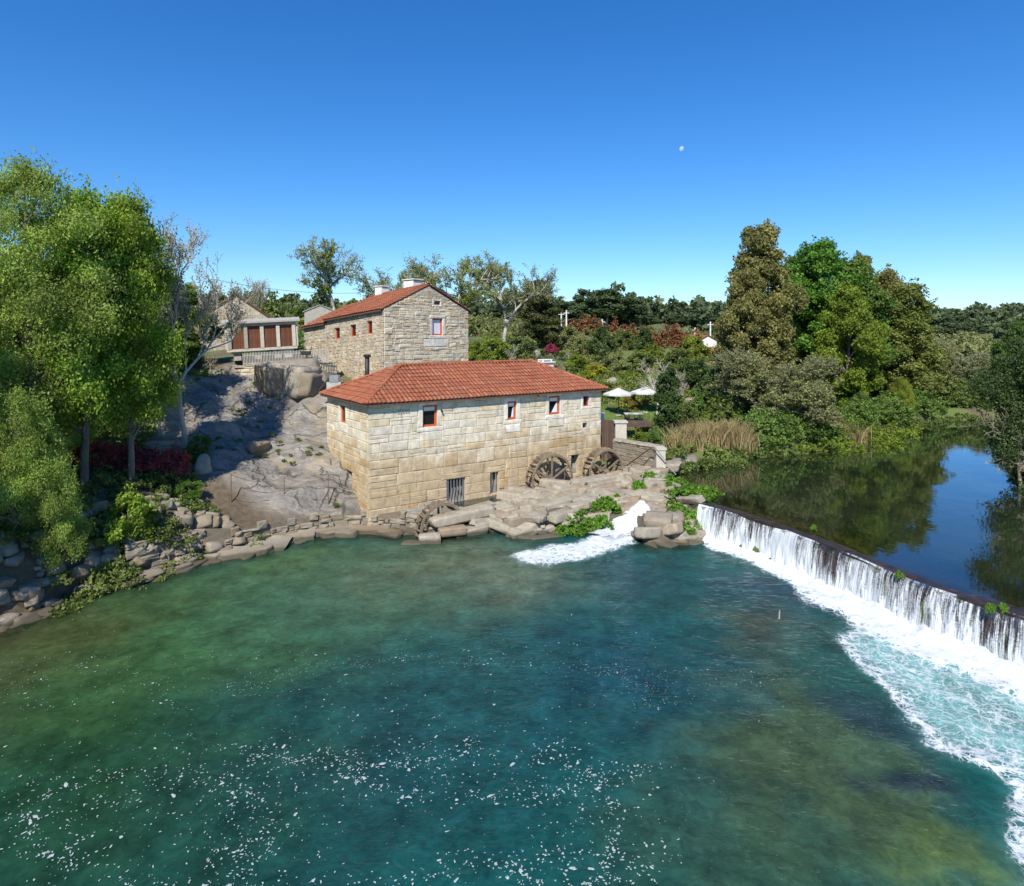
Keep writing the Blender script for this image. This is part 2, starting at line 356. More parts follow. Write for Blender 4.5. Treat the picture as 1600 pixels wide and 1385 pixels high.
def coords(segs):
    out = []
    for a, b, st in segs: out += list(np.arange(a, b, st))
    return np.array(out)
def growth(a, b, st, g=1.12):
    out = []; x = a; s = st
    while x < b: out.append(x); x += s; s *= g
    return out
xs = np.array([-v for v in growth(30, 2500, .6, 1.13)][::-1] + list(np.arange(-29.7, 22, .27)) + growth(22, 2600, .45, 1.075))
ys = np.array([-v for v in growth(20, 2500, 1.5, 1.3)][::-1] + list(np.arange(-19, 17, 1.0)) + list(np.arange(17, 50, .27)) + growth(50, 3000, .4, 1.06))
gx, gy = np.meshgrid(xs, ys); gzv = H(gx, gy)
nx, ny = len(xs), len(ys)
Vt = np.stack([gx.ravel(), gy.ravel(), gzv.ravel()], 1)
ii = (np.arange(ny-1)[:, None]*nx + np.arange(nx-1)[None]).ravel()
Ft = np.stack([ii, ii+1, ii+nx+1, ii+nx], 1)
rockm = smooth(-.6, .6, sdf(Vt[:, 0], Vt[:, 1], ROCKP) + .8*fbm(Vt[:, 0]*.5, Vt[:, 1]*.5, octv=3, seed=77))
dl_, du_ = sdf(Vt[:, 0], Vt[:, 1], LOWER), sdf(Vt[:, 0], Vt[:, 1], UPPER)
bank = smooth(-3.0, -.4, np.maximum(dl_, du_)) ; heap = ((Vt[:, 0] > -9) & (Vt[:, 0] < 12) & (Vt[:, 1] > 31) & (Vt[:, 1] < 42))*1.0
rockm = np.maximum(rockm, heap*.9)
def groundm():
    t = NT('hillside ground'); p = t.pos(); rk = t.attr('rock')
    g = t.noise(p, .35, 6, .6); g2 = t.noise(p, 3.5, 6, .65); g3 = t.noise(p, 22, 4, .7)
    soil = t.ramp(g2, [(.3, (.065,.05,.03)), (.6, (.14,.105,.065)), (.8, (.2,.16,.1))])
    grass = t.ramp(g3, [(.25, (.06,.09,.02)), (.55, (.12,.17,.035)), (.8, (.20,.21,.07))])
    gr = t.mix(t.math('MULTIPLY', t.rng(g, .40, .56), t.attr('grass')), soil, grass)
    rp = t.mapv(p, (.8, 2.4, 1.6), (0, 0, math.radians(-35)))
    r1 = t.noise(rp, .55, 8, .68); r2 = t.noise(p, 6, 6, .72)
    rock = t.ramp(r1, [(.25, (.085,.08,.072)), (.42, (.165,.152,.135)), (.55, (.245,.228,.20)), (.72, (.36,.325,.27))])
    rs_ = t.noise(t.mapv(p, (1.2, 7, 4), (0, 0, math.radians(-35))), 1.6, 7, .7); rock = t.mix(1.0, rock, t.ramp(rs_, [(.32, .62), (.68, 1.3)]), 'MULTIPLY')
    rock = t.mix(t.rng(r2, .55, .72, 0, .8), rock, (.12,.11,.095))
    och = t.noise(p, .8, 4, .6); rock = t.mix(t.rng(och, .52, .7, 0, .5), rock, (.36,.27,.15))
    cr = t.vor(t.n('VectorMath', operation='ADD').outputs[0], .45, 'DISTANCE_TO_EDGE')
    wob = t.noise(p, 1.2, 4, .6); va = cr.inputs['Vector'].links[0].from_node
    t.set(va.inputs[0], t.mapv(p, (.7, 1.5, 1.0), (0, 0, math.radians(-30)))); vm = t.n('VectorMath', operation='SCALE'); t.set(vm.inputs[0], t.n('CombineXYZ', X=wob, Y=t.noise(p, 1.7, 3), Z=wob).outputs[0]); vm.inputs['Scale'].default_value = 1.1
    t.set(va.inputs[1], vm.outputs[0])
    crk = t.math('MULTIPLY', t.rng(cr.outputs['Distance'], .004, .028, 1, 0), t.rng(t.noise(p, .6, 3, .5), .42, .56))
    rock = t.mix(t.math('MULTIPLY', crk, .85), rock, (.05,.045,.03))
    moss = t.math('MULTIPLY', t.rng(t.noise(p, 1.4, 5, .65), .58, .68), t.rng(g2, .45, .6)); rock = t.mix(t.math('MULTIPLY', moss, .7), rock, (.09,.10,.03))
    c = t.mix(rk, gr, rock)
    z = t.n('SeparateXYZ', Vector=p).outputs[2]
    bed = t.ramp(t.noise(p, 1.6, 5, .6), [(.35, (.05,.045,.02)), (.6, (.14,.10,.05)), (.75, (.10,.10,.035))])
    wet = t.math('MULTIPLY', t.attr('bank'), t.rng(t.math('ADD', z, t.math('MULTIPLY', g2, .5)), .35, .75, 1, 0))
    c = t.mix(t.math('MULTIPLY', wet, .75), c, bed)
    c = t.mix(t.attr('bed'), c, bed); c = t.mix(t.math('MULTIPLY', t.attr('heap'), .8), c, (.085,.07,.045))  # heap ground darkened, painting shade into the gaps between its stones
    hgt = t.math('ADD', t.math('SUBTRACT', t.math('MULTIPLY', r2, .5), t.math('MULTIPLY', crk, t.math('MULTIPLY', rk, .8))), t.math('MULTIPLY', g3, .35))
    b = t.bsdf(Base_Color=c, Roughness=.93, Normal=t.bump(hgt, .8, .07)); return t.done(b.outputs[0])
M_ground = groundm()
bedm = smooth(-.1, .5, np.maximum(dl_, du_))
tag(link('ground', npmesh('ground', Vt, Ft, M_ground, True, {'rock': rockm, 'bank': bank, 'bed': bedm, 'heap': smooth(30.5, 31.5, Vt[:, 1])*smooth(41, 39, Vt[:, 1])*smooth(-13.5, -9, Vt[:, 0])*smooth(11.5, 10, Vt[:, 0])*smooth(.5, 1.6, -((Vt[:, 0]-A.x)*Vv.x + (Vt[:, 1]-A.y)*Vv.y)), 'grass': np.maximum(smooth(44, 52, Vt[:, 1]), smooth(2, 8, Vt[:, 0]))})), 'rocky river bank and rising hillside with bare granite slab', kind='structure')

# ------------------------------------------------------------------ water
def grid_in(poly, x0, x1, y0, y1, st, ext):
    X, Y = np.meshgrid(np.arange(x0, x1, st), np.arange(y0, y1, st))
    n = X.shape[1]; V = np.stack([X.ravel(), Y.ravel()], 1)
    ins = sdf(V[:, 0], V[:, 1], poly) > -ext
    i = (np.arange(X.shape[0]-1)[:, None]*n + np.arange(n-1)[None]).ravel()
    F = np.stack([i, i+1, i+n+1, i+n], 1); F = F[ins[F].all(1)]
    used = np.unique(F); re = np.full(len(V), -1); re[used] = np.arange(len(used))
    return V[used], re[F]
LOBE = [shore(*q) for q in [(1290,1000),(1340,1040),(1385,1085),(1405,1125),(1445,1165),(1500,1192),(1548,1212),(1570,1250),(1562,1300),(1580,1385)]] + [(9.2,10.2),(12,6),(17,6),(19,11),(16,17)] + [(14.2,20.5),(12.8,23.3)]
TAIL = [shore(*q) for q in [(1008,818),(1004,850),(960,868),(910,884),(850,890),(800,884),(790,862),(840,852),(900,842),(950,818),(985,806)]]
JET = [shore(*q) for q in [(1005,812),(1000,842),(950,858),(890,862),(920,842),(968,816)]]
Vl, Fl = grid_in(LOWER, -24, 22, -40, 36, .5, .6)
near_lo = Vl[Fl].mean(1); keep = ~((near_lo[:, 1] > 10) )
# fine part in view, coarse part behind
Vf, Ff = grid_in(LOWER, -23, 20, 10.0, 36, .13, .25)
Vc, Fc = grid_in(LOWER, -24, 22, -40, 10.01, .5, .6)
def lower_attrs(V):
    x, y = V[:, 0], V[:, 1]
    dw, s = pdist(x, y, FOOT)
    wid = 1.35 + 1.35*smooth(3, 12, s) + .7*fbm(x*.7, y*.7, octv=3, seed=41)
    f = smooth(1.15, .25, dw/wid)
    lb = sdf(x, y, LOBE) + .35*fbm(x*1.1, y*1.1, octv=4, seed=43)
    fl = smooth(-.25, .6, lb)*.44 + .30*np.exp(-((lb-.25)/.22)**2) + .34*smooth(2.6, 4.4, lb) + .12*fbm(x*.6, y*.6, octv=3, seed=51)*smooth(-.2, .3, lb)
    # two big turquoise windows in the boil
    f = np.maximum(f, fl)
    tl = sdf(x, y, TAIL) + .3*fbm(x*1.2, y*1.2, octv=3, seed=44)
    f = np.maximum(f, smooth(-.25, .9, tl)*.72); f = np.maximum(f, smooth(-.2, .35, sdf(x, y, JET))*1.0)
    shore_d = sdf(x, y, LOWER)
    # light streaks trailing off the band
    f = np.maximum(f, .30*smooth(6.0, 1.0, dw/1.0)*smooth(-.1, .5, fbm(x*.5, y*.9, octv=3, seed=61)))
    f = np.clip(f, 0, 1)
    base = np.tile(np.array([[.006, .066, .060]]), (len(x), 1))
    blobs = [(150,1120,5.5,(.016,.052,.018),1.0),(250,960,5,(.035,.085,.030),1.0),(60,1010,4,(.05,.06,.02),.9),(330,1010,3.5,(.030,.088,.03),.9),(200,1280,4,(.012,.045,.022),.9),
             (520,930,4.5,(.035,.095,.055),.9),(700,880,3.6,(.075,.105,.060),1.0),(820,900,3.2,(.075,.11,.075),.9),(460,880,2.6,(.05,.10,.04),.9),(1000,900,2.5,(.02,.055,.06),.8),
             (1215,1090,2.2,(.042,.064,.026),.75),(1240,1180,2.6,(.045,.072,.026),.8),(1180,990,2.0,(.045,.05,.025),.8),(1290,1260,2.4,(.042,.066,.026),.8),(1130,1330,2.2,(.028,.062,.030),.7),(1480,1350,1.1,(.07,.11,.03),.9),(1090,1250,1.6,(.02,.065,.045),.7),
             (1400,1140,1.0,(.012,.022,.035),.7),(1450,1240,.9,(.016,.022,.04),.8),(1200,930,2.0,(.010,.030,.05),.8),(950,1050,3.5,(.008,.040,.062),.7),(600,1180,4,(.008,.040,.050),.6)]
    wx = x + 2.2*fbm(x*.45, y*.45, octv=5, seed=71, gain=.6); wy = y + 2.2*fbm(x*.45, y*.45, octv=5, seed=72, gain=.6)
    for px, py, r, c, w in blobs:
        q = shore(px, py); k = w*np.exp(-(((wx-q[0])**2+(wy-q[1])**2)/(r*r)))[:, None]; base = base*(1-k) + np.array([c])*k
    turq = (smooth(-.2, 1.0, lb) * .6)[:, None]; base = base*(1-turq) + np.array([[.20, .44, .42]])*turq
    tt = (smooth(0, 1.2, tl)*.5)[:, None]; base = base*(1-tt) + np.array([[.18, .36, .36]])*tt
    clear = smooth(1.7, .1, shore_d)*.75*(1-f)
    clear = np.where(dw < 1.5, 0, clear)
    rough = smooth(-.5, .8, fbm(x*.18, y*.18, octv=2, seed=81))
    z = .018*fbm(x*1.4, y*1.8, octv=3, seed=91) + f*(.05+.17*fbm(x*1.7, y*1.7, octv=4, seed=92)) + .04*fbm(x*.5, y*.5, octv=2, seed=93)
    z = z + smooth(.9, 0, dw)*(.12 + .15*fbm(x*3, y*3, octv=3, seed=94))
    return np.column_stack([V, z]), f, base, clear
def waterm(name, lower=True):
    t = NT(name); p = t.pos()
    if lower:
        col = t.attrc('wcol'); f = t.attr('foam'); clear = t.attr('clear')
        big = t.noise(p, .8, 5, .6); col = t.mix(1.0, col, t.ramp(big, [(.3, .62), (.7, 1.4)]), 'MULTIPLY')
        alg = t.noise(p, 2.6, 5, .65, 1.2); col = t.mix(1.0, col, t.ramp(alg, [(.3, .7), (.7, 1.35)]), 'MULTIPLY')
        dv = t.n('VectorMath', operation='ADD'); t.set(dv.inputs[0], p); sc = t.n('VectorMath', operation='SCALE'); t.set(sc.inputs[0], t.n('TexNoise', Vector=p, Scale=1.3, Detail=4.0).outputs['Color']); sc.inputs['Scale'].default_value = 1.0; t.set(dv.inputs[1], sc.outputs[0])
        l1 = t.vor(dv.outputs[0], 2.6, 'DISTANCE_TO_EDGE').outputs['Distance']; l2 = t.vor(dv.outputs[0], 7.5, 'DISTANCE_TO_EDGE').outputs['Distance']
        lace = t.math('SUBTRACT', 1.0, t.math('MULTIPLY', t.math('MINIMUM', l1, t.math('MULTIPLY', l2, 1.6)), 3.2))
        lace = t.math('ADD', t.math('MULTIPLY', lace, .45), t.math('MULTIPLY', t.noise(p, 5.0, 7, .72, .8), .62))
        thr = t.math('SUBTRACT', 1.12, f)
        fo = t.rng(t.math('SUBTRACT', lace, thr), -.10, .16)
        ff = t.math('MULTIPLY', fo, t.rng(f, .02, .12))
        d = t.n('BsdfDiffuse', Color=col)
        tr = t.n('BsdfTransparent', Color=(.62, .72, .55))
        m1 = t.n('MixShader'); t.set(m1.inputs[0], clear); t.t.links.new(d.outputs[0], m1.inputs[1]); t.t.links.new(tr.outputs[0], m1.inputs[2])
        rp = t.mapv(p, (1, 1.5, 1)); h = t.math('ADD', t.noise(rp, 1.5, 4, .55, 1.6), t.math('ADD', t.math('MULTIPLY', t.noise(rp, 4.6, 4, .6, .9), .5), t.math('MULTIPLY', t.noise(p, 11, 3, .6, .8), .22)))
        nb = t.bump(h, .46, .14)
        gl = t.n('BsdfGlossy', Color=(1, 1, 1), Roughness=.07, Normal=nb)
        fr = t.n('Fresnel', IOR=1.33, Normal=nb).outputs[0]
        m2 = t.n('MixShader'); t.set(m2.inputs[0], t.math('MULTIPLY', fr, .55)); t.t.links.new(m1.outputs[0], m2.inputs[1]); t.t.links.new(gl.outputs[0], m2.inputs[2])
        fb = t.bsdf(Base_Color=t.ramp(t.noise(p, 3, 5, .7), [(.3, (.55,.61,.64)), (.6, (.76,.79,.79))]), Roughness=.6, Normal=t.bump(t.noise(p, 9, 5, .7), .7, .08))
        m3 = t.n('MixShader'); t.set(m3.inputs[0], ff); t.t.links.new(m2.outputs[0], m3.inputs[1]); t.t.links.new(fb.outputs[0], m3.inputs[2])
        return t.done(m3.outputs[0])
    clear = t.attr('clear')
    col = t.ramp(t.noise(p, .5, 4, .6), [(.3, (.010,.018,.009)), (.7, (.028,.036,.014))])
    d = t.n('BsdfDiffuse', Color=col); tr = t.n('BsdfTransparent', Color=(.55, .55, .34))
    m1 = t.n('MixShader'); t.set(m1.inputs[0], clear); t.t.links.new(d.outputs[0], m1.inputs[1]); t.t.links.new(tr.outputs[0], m1.inputs[2])
    nb = t.bump(t.math('ADD', t.noise(t.mapv(p, (1, .7, 1)), 1.3, 3, .5), t.math('MULTIPLY', t.noise(p, 6, 2, .5), .12)), .05, .1)
    gl = t.n('BsdfGlossy', Color=(.92, .95, 1), Roughness=.025, Normal=nb); fr = t.n('Fresnel', IOR=1.33, Normal=nb).outputs[0]
    m2 = t.n('MixShader'); t.set(m2.inputs[0], t.math('MULTIPLY', fr, 1.5, True)); t.t.links.new(m1.outputs[0], m2.inputs[1]); t.t.links.new(gl.outputs[0], m2.inputs[2])
    return t.done(m2.outputs[0])
M_water = waterm('river pool water'); M_upper = waterm('millpond water', False)
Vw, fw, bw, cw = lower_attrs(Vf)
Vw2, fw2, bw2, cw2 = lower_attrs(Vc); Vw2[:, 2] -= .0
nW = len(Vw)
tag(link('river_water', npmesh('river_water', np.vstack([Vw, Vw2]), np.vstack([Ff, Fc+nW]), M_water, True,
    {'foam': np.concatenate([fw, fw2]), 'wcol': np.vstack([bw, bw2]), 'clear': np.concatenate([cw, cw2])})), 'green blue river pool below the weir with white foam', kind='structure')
Vu, Fu = grid_in(UPPER, 8, 76, 7, 69, .3, .35)
duw = sdf(Vu[:, 0], Vu[:, 1], UPPER); dww, sww = pdist(Vu[:, 0], Vu[:, 1], WEIR)
clr = np.maximum(smooth(4.5, .3, dww)*.85, smooth(1.5, 0, duw)*.6)
zu = np.full(len(Vu), 1.5) - smooth(.5, 0, dww)*.03
keepu = dww > .22
tag(link('millpond_water', npmesh('millpond_water', np.column_stack([Vu, zu]), Fu, M_upper, True, {'clear': clr})), 'still dark millpond above the weir mirroring trees and sky', kind='structure')

# foam flecks drifting on the pool
def flecks():
    rg = np.random.default_rng(5); pts = []
    def arc(cx, cy, rx, ry, a0, a1, n, sp, smin, smax):
        for _ in range(int(n*2.5)):
            a = math.radians(rg.uniform(a0, a1)); k = 1 + rg.normal()*sp*(.25 if rg.random() < .5 else 1)
            px, py = cx + rx*k*math.cos(a), cy + ry*k*math.sin(a)
            if -60 < px < 1660 and 900 < py < 1500: pts.append((px, py, rg.uniform(smin, smax)*(1 + 1.3*(rg.random() < .05))))
    arc(420, 1080, 400, 60, 150, 330, 70, .3, .012, .035)
    arc(600, 1290, 260, 170, 120, 420, 160, .3, .012, .045)
    arc(700, 1090, 330, 60, 180, 380, 230, .25, .012, .032)
    arc(560, 1140, 200, 60, 20, 160, 130, .3, .015, .05)
    arc(760, 1180, 240, 70, 10, 190, 150, .3, .015, .05)
    arc(230, 1290, 190, 80, 120, 420, 210, .35, .015, .05)
    arc(850, 1300, 110, 120, -100, 120, 150, .3, .015, .055)
    arc(120, 1150, 160, 120, 0, 360, 160, .4, .010, .035)
    arc(430, 1330, 330, 60, 0, 180, 90, .4, .012, .045)
    arc(1290, 1090, 110, 50, 0, 360, 90, .4, .008, .02)
    arc(1120, 1060, 90, 12, 0, 360, 60, .4, .01, .025)
    arc(900, 1010, 130, 40, 0, 360, 70, .5, .010, .026)
    arc(900, 1360, 110, 25, 0, 360, 60, .4, .02, .05)
    for _ in range(420): pts.append((rg.uniform(-20, 1080), rg.uniform(1040, 1400), rg.uniform(.008, .022)))
    for _ in range(120): pts.append((rg.uniform(1050, 1540), rg.uniform(1020, 1400), rg.uniform(.007, .016)))
    V = []; F = []
    for px, py, r in pts:
        q = PZ(px, py, 0); n = 8; b = len(V); st = rg.uniform(1, 2.4); an = rg.uniform(0, math.pi); r *= .36
        zz = q.z
        for i in range(n):
            a = 2*math.pi*i/n; rr = r*(1 + rg.normal()*.28); x, y = rr*math.cos(a)*st, rr*math.sin(a)
            V.append((q.x + x*math.cos(an) - y*math.sin(an), q.y + x*math.sin(an) + y*math.cos(an), 0))
        V.append((q.x, q.y, r*.2)); F += [(b+i, b+(i+1) % n, b+n) for i in range(n)]
    V = np.array(V); base = lower_attrs(V[:, :2])[0][:, 2]; 
    V[:, 2] += base + .022
    return npmesh('foam_flecks', V, F, M_foam, True)
def foamm():
    t = NT('drifting foam'); b = t.bsdf(Base_Color=t.ramp(t.noise(t.pos(), 30, 3), [(.3, (.26,.33,.33)), (.7, (.48,.53,.51))]), Roughness=.7)
    return t.done(b.outputs[0])
M_foam = foamm()
tag(link('foam_flecks', flecks()), 'small white foam flecks swirling on the pool', kind='stuff')

# ------------------------------------------------------------------ rocks and stones
def rock_mesh(name, seed, mat, block=.5, n=4, rough=.12):
    """block 0 = rounded boulder, 1 = split slab"""
    rg = np.random.default_rng(seed); V = []; F = []; idx = {}
    def vid(p):
        k = tuple(np.round(p, 5))
        if k not in idx: idx[k] = len(V); V.append(p)
        return idx[k]
    for ax in range(3):
        for s in (-1, 1):
            g = np.linspace(-1, 1, n+1)
            for i in range(n):
                for j in range(n):
                    q = []
                    for a, b in ((i, j), (i+1, j), (i+1, j+1), (i, j+1)):
                        p = np.zeros(3); p[ax] = s; p[(ax+1) % 3] = g[a]; p[(ax+2) % 3] = g[b]; q.append(vid(p))
                    F.append(q if s > 0 else q[::-1])
    V = np.array(V); sph = V/np.linalg.norm(V, axis=1, keepdims=True)
    cubo = V/(np.linalg.norm(V, ord=14 if block < .9 else 40, axis=1, keepdims=True))
    W = sph*(1-block) + cubo*block
    for _ in range(16 if block < .6 else 4):       # split faces
        d = rg.normal(size=3); d /= np.linalg.norm(d); lim = (W@d).max()*(rg.uniform(.62, .9) if block < .9 else rg.uniform(.80, .96)); ex = np.maximum(W@d-lim, 0); W = W - ex[:, None]*d
    o = rg.uniform(0, 50, 3); nn = fbm(W[:, 0]*1.9+o[0], W[:, 1]*1.3+o[1], W[:, 2]*1.3+o[2], octv=3, seed=seed)
    W = W*(1 + rough*2*nn[:, None]); W *= .5
    sk = rg.uniform(-.18, .18, (2,)); W[:, 0] += W[:, 2]*sk[0]; W[:, 1] += W[:, 2]*sk[1] + W[:, 0]*rg.uniform(-.15, .15)
    return npmesh(name, W, F, mat, False)
SLABS = [rock_mesh('slab', 100+i, M_slab, 1.0, 5, .022) for i in range(6)]
BOUL = [rock_mesh('boulder', 130+i, M_slab, .5, 6, .12) for i in range(6)]
BANKS = [rock_mesh('stone', 160+i, M_bank, .85, 4, .06) for i in range(6)]
def block_mesh(name, seed, mat):
    """wall stone: unit block x,z in -.5...5, y from 0 (in the wall) to -1 (face), arrised and uneven"""
    rg = random.Random(seed); j = lambda a: rg.uniform(-a, a)
    back = [(-.5, .3, -.5), (.5, .3, -.5), (.5, .3, .5), (-.5, .3, .5)]
    c = .035; mid = [(-.5+c*.3+j(.012), -.55, -.5+j(.03)), (.5+j(.012), -.55, -.5+j(.03)), (.5+j(.012), -.55, .5+j(.03)), (-.5+j(.012), -.55, .5+j(.03))]
    ax, az = rg.uniform(.03, .06), rg.uniform(.06, .12)
    fr = [(-.5+ax, -1+j(.2), -.5+az), (j(.1), -1+j(.25), -.5+az*.8), (.5-ax, -1+j(.2), -.5+az), (.5-ax*.8, -1+j(.25), j(.1)), (.5-ax, -1+j(.2), .5-az), (j(.1), -1+j(.25), .5-az*.8), (-.5+ax, -1+j(.2), .5-az), (-.5+ax*.8, -1+j(.25), j(.1))]
    ce = [(j(.1), -1.12+j(.2), j(.1))]
    V = back + mid + fr + ce; F = [(0,1,5,4),(1,2,6,5),(2,3,7,6),(3,0,4,7)]
    F += [(4,5,10,9,8),(5,6,12,11,10),(6,7,14,13,12),(7,4,8,15,14)]
    F += [(16,8+i,8+(i+1) % 8) for i in range(8)]
    me = bpy.data.meshes.new(name); me.from_pydata(V, [], F); me.update(); me.materials.append(mat); return me
BL_mill = [block_mesh('stone', 200+i, M_mill) for i in range(8)]
BL_dress = [block_mesh('stone', 220+i, M_dress) for i in range(3)]
M_soil = simple('packed bank soil', (.11,.09,.062), (.20,.165,.12), 5, .95, .6, .05, objv=0)
BL_bank = [block_mesh('stone', 260+i, M_bank) for i in range(8)]
BL_house = [block_mesh('stone', 240+i, M_house) for i in range(8)]

def rect_sub(rects, o):
    out = []
    for a0, a1, b0, b1 in rects:
        x0, x1, z0, z1 = o
        if x1 <= a0 or x0 >= a1 or z1 <= b0 or z0 >= b1: out.append((a0, a1, b0, b1)); continue
        if a0 < x0: out.append((a0, x0, b0, b1))
        if x1 < a1: out.append((x1, a1, b0, b1))
        m0, m1 = max(a0, x0), min(a1, x1)
        if b0 < z0: out.append((m0, m1, b0, z0))
        if z1 < b1: out.append((m0, m1, z1, b1))
    return out
def courses(L, z0, z1, hh, ww, rg, ops):
    z = z0; out = []
    while z < z1-.05:
        h = rg.uniform(*hh)
        if z1 - z - h < hh[0]*.6: h = z1 - z
        x = 0; first = rg.uniform(ww[0], ww[1])
        while x < L-.02:
            w = rg.uniform(*ww) if x else first
            if L - x - w < ww[0]*.7: w = L - x
            x1 = min(L, x+w); rc = [(x, x1, z, z+h)]
            k_ = rg.random()
            if k_ < .2 and h > hh[0]*1.05: m_ = rg.uniform(.36, .64); rc = [(x, x1, z, z+h*m_), (x, x1, z+h*m_, z+h)]
            elif k_ < .26 and x1-x > ww[0]*1.3: m_ = rg.uniform(.3, .7); xm = x + (x1-x)*m_; rc = [(x, xm, z, z+h), (xm, x1, z, z+h*.5), (xm, x1, z+h*.5, z+h)]
            for o in ops: rc = rect_sub(rc, o)
            out += [r for r in rc if r[1]-r[0] > .07 and r[3]-r[2] > .07]
            x = x1
        z += h
    return out
def place_block(root, meshes, rc, fr, rg, proud=.035, gap=.016):
    """fr(x) -> (origin Vector, rz) frame of the wall; blocks face -y of that frame"""
    org, rz = fr; w, h = rc[1]-rc[0]-gap, rc[3]-rc[2]-gap
    d = Vector((math.cos(rz), math.sin(rz), 0))
    flip = rg.random() < .5
    o = link('stone', meshes[rg.randrange(len(meshes))], root, org + d*((rc[0]+rc[1])/2) + Vector((0, 0, (rc[2]+rc[3])/2)), (0, (math.pi if flip else 0)+rg.uniform(-.012, .012), rz), (w, proud*rg.uniform(.6, 1.5), h))
    return o
def core_wall(mb, org, rz, L, z0, z1, ops, th=.45):
    rs = [(0, L, z0, z1)]
    for o in ops: rs = rect_sub(rs, o)
    d = Vector((math.cos(rz), math.sin(rz), 0)); n = Vector((-d.y, d.x, 0))
    for a, b, c, e in rs:
        mb.box(org + d*((a+b)/2) + n*(th/2) + Vector((0, 0, (c+e)/2)), (b-a, th, e-c), rz)
def window_part(root, org, rz, o, mat, inset=.14, bars=True, curtain=False, glass=None, fw=.075):
    d = Vector((math.cos(rz), math.sin(rz), 0)); n = Vector((-d.y, d.x, 0)); x0, x1, z0, z1 = o
    w = thing('window', None, None); w.parent = root; w.location = org + d*((x0+x1)/2) + n*inset + Vector((0, 0, (z0+z1)/2)); w.rotation_euler = (0, 0, rz)
    del_keys = [k for k in ('label', 'category') if k in w.keys()]
    W, Hh = x1-x0, z1-z0; m = MB(); f = fw
    m.box((-W/2+f/2, 0, 0), (f, .07, Hh)); m.box((W/2-f/2, 0, 0), (f, .07, Hh)); m.box((0, .002, Hh/2-f/2), (W-2*f, .07, f)); m.box((0, .002, -Hh/2+f/2), (W-2*f, .07, f))
    if bars and W > .45: m.box((0, .004, 0), (f*.45, .05, Hh-2*f))
    m.obj('frame', mat, w)
    g = MB(); g.box((0, .03, 0), (W-2*f, .012, Hh-2*f)); g.obj('pane', M_curtain if curtain else M_glass, w)
    return w

# ------------------------------------------------------------------ roof of barrel tiles
def tile_panel(S0, S1, slope_fn, tmax_fn, spacing=.25, course=.42, amp=.085, seed=0, shift=0):
    """grid of barrel tiles. position = slope_fn(s,t); returns V,F,rnd"""
    rg = np.random.default_rng(seed); ncol = int(round((S1-S0)/spacing)); sp = (S1-S0)/ncol; V = []; F = []; A_ = []
    prof = [(-.5, 0), (-.36, .75), (-.18, 1.0), (0, 1.0*1.02), (.18, 1.0), (.36, .75), (.5, 0)]
    for c in range(ncol):
        s0 = S0 + (c+.5)*sp; tm = tmax_fn(s0)
        if tm < .05: continue
        k = 0; t = -.0
        jit = rg.normal()*.006
        while t < tm-.01:
            t1 = min(t+course, tm); r = rg.random(); b = len(V); lift = .028
            for (tt, zl) in ((t, lift), (t1, 0.0)):
                for (dx, dz) in prof:
                    s = s0 + dx*sp + jit
                    V.append(slope_fn(s, tt, dz*amp + zl + rg.normal()*.003 + .020*math.sin(s*.9+seed) + .012*math.sin(s*2.7+tt*2))); A_.append(r if dz > .8 else (-.25 if dz > .5 else -1.6))  # negative values mark channel sides for the painted shade and dirt
            F += [(b+i, b+i+1, b+8+i, b+7+i) for i in range(6)]
            bb = len(V)                      # lower lip of the tile
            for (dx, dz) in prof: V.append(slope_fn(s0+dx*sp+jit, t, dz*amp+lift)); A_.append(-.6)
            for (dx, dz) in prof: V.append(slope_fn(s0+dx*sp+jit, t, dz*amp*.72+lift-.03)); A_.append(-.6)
            F += [(bb+i, bb+7+i, bb+8+i, bb+i+1) for i in range(6)]
            t = t1
    return V, F, A_
def ridge_tiles(mb, p0, p1, r=.11, L=.4, rg=R):
    p0, p1 = Vector(p0), Vector(p1); n = max(1, int((p1-p0).length/L)); d = (p1-p0)/n; dn = d.normalized()
    side = dn.cross(Vector((0, 0, 1))).normalized(); up = side.cross(dn)
    for i in range(n):
        a, b = p0+d*i, p0+d*(i+1.06); c = rg.random(); vs = []
        for (q, rr) in ((a, r*1.08), (b, r*.9)):
            for k in range(7):
                an = math.pi*k/6; vs.append(q + side*math.cos(an)*rr + up*math.sin(an)*rr*.8)
        mb.add(vs, [(k, k+1, k+8, k+7) for k in range(6)], c*.8)
def npobj_tiles(name, parts, root):
    V = []; F = []; A_ = []
    for v, f, a in parts:
        b = len(V); V += v; F += [tuple(i+b for i in q) for q in f]; A_ += a
    me = npmesh(name, V, F, M_tile, False, {'rnd': A_}); o = link(name, me, root); o['kind'] = 'stuff'; return o

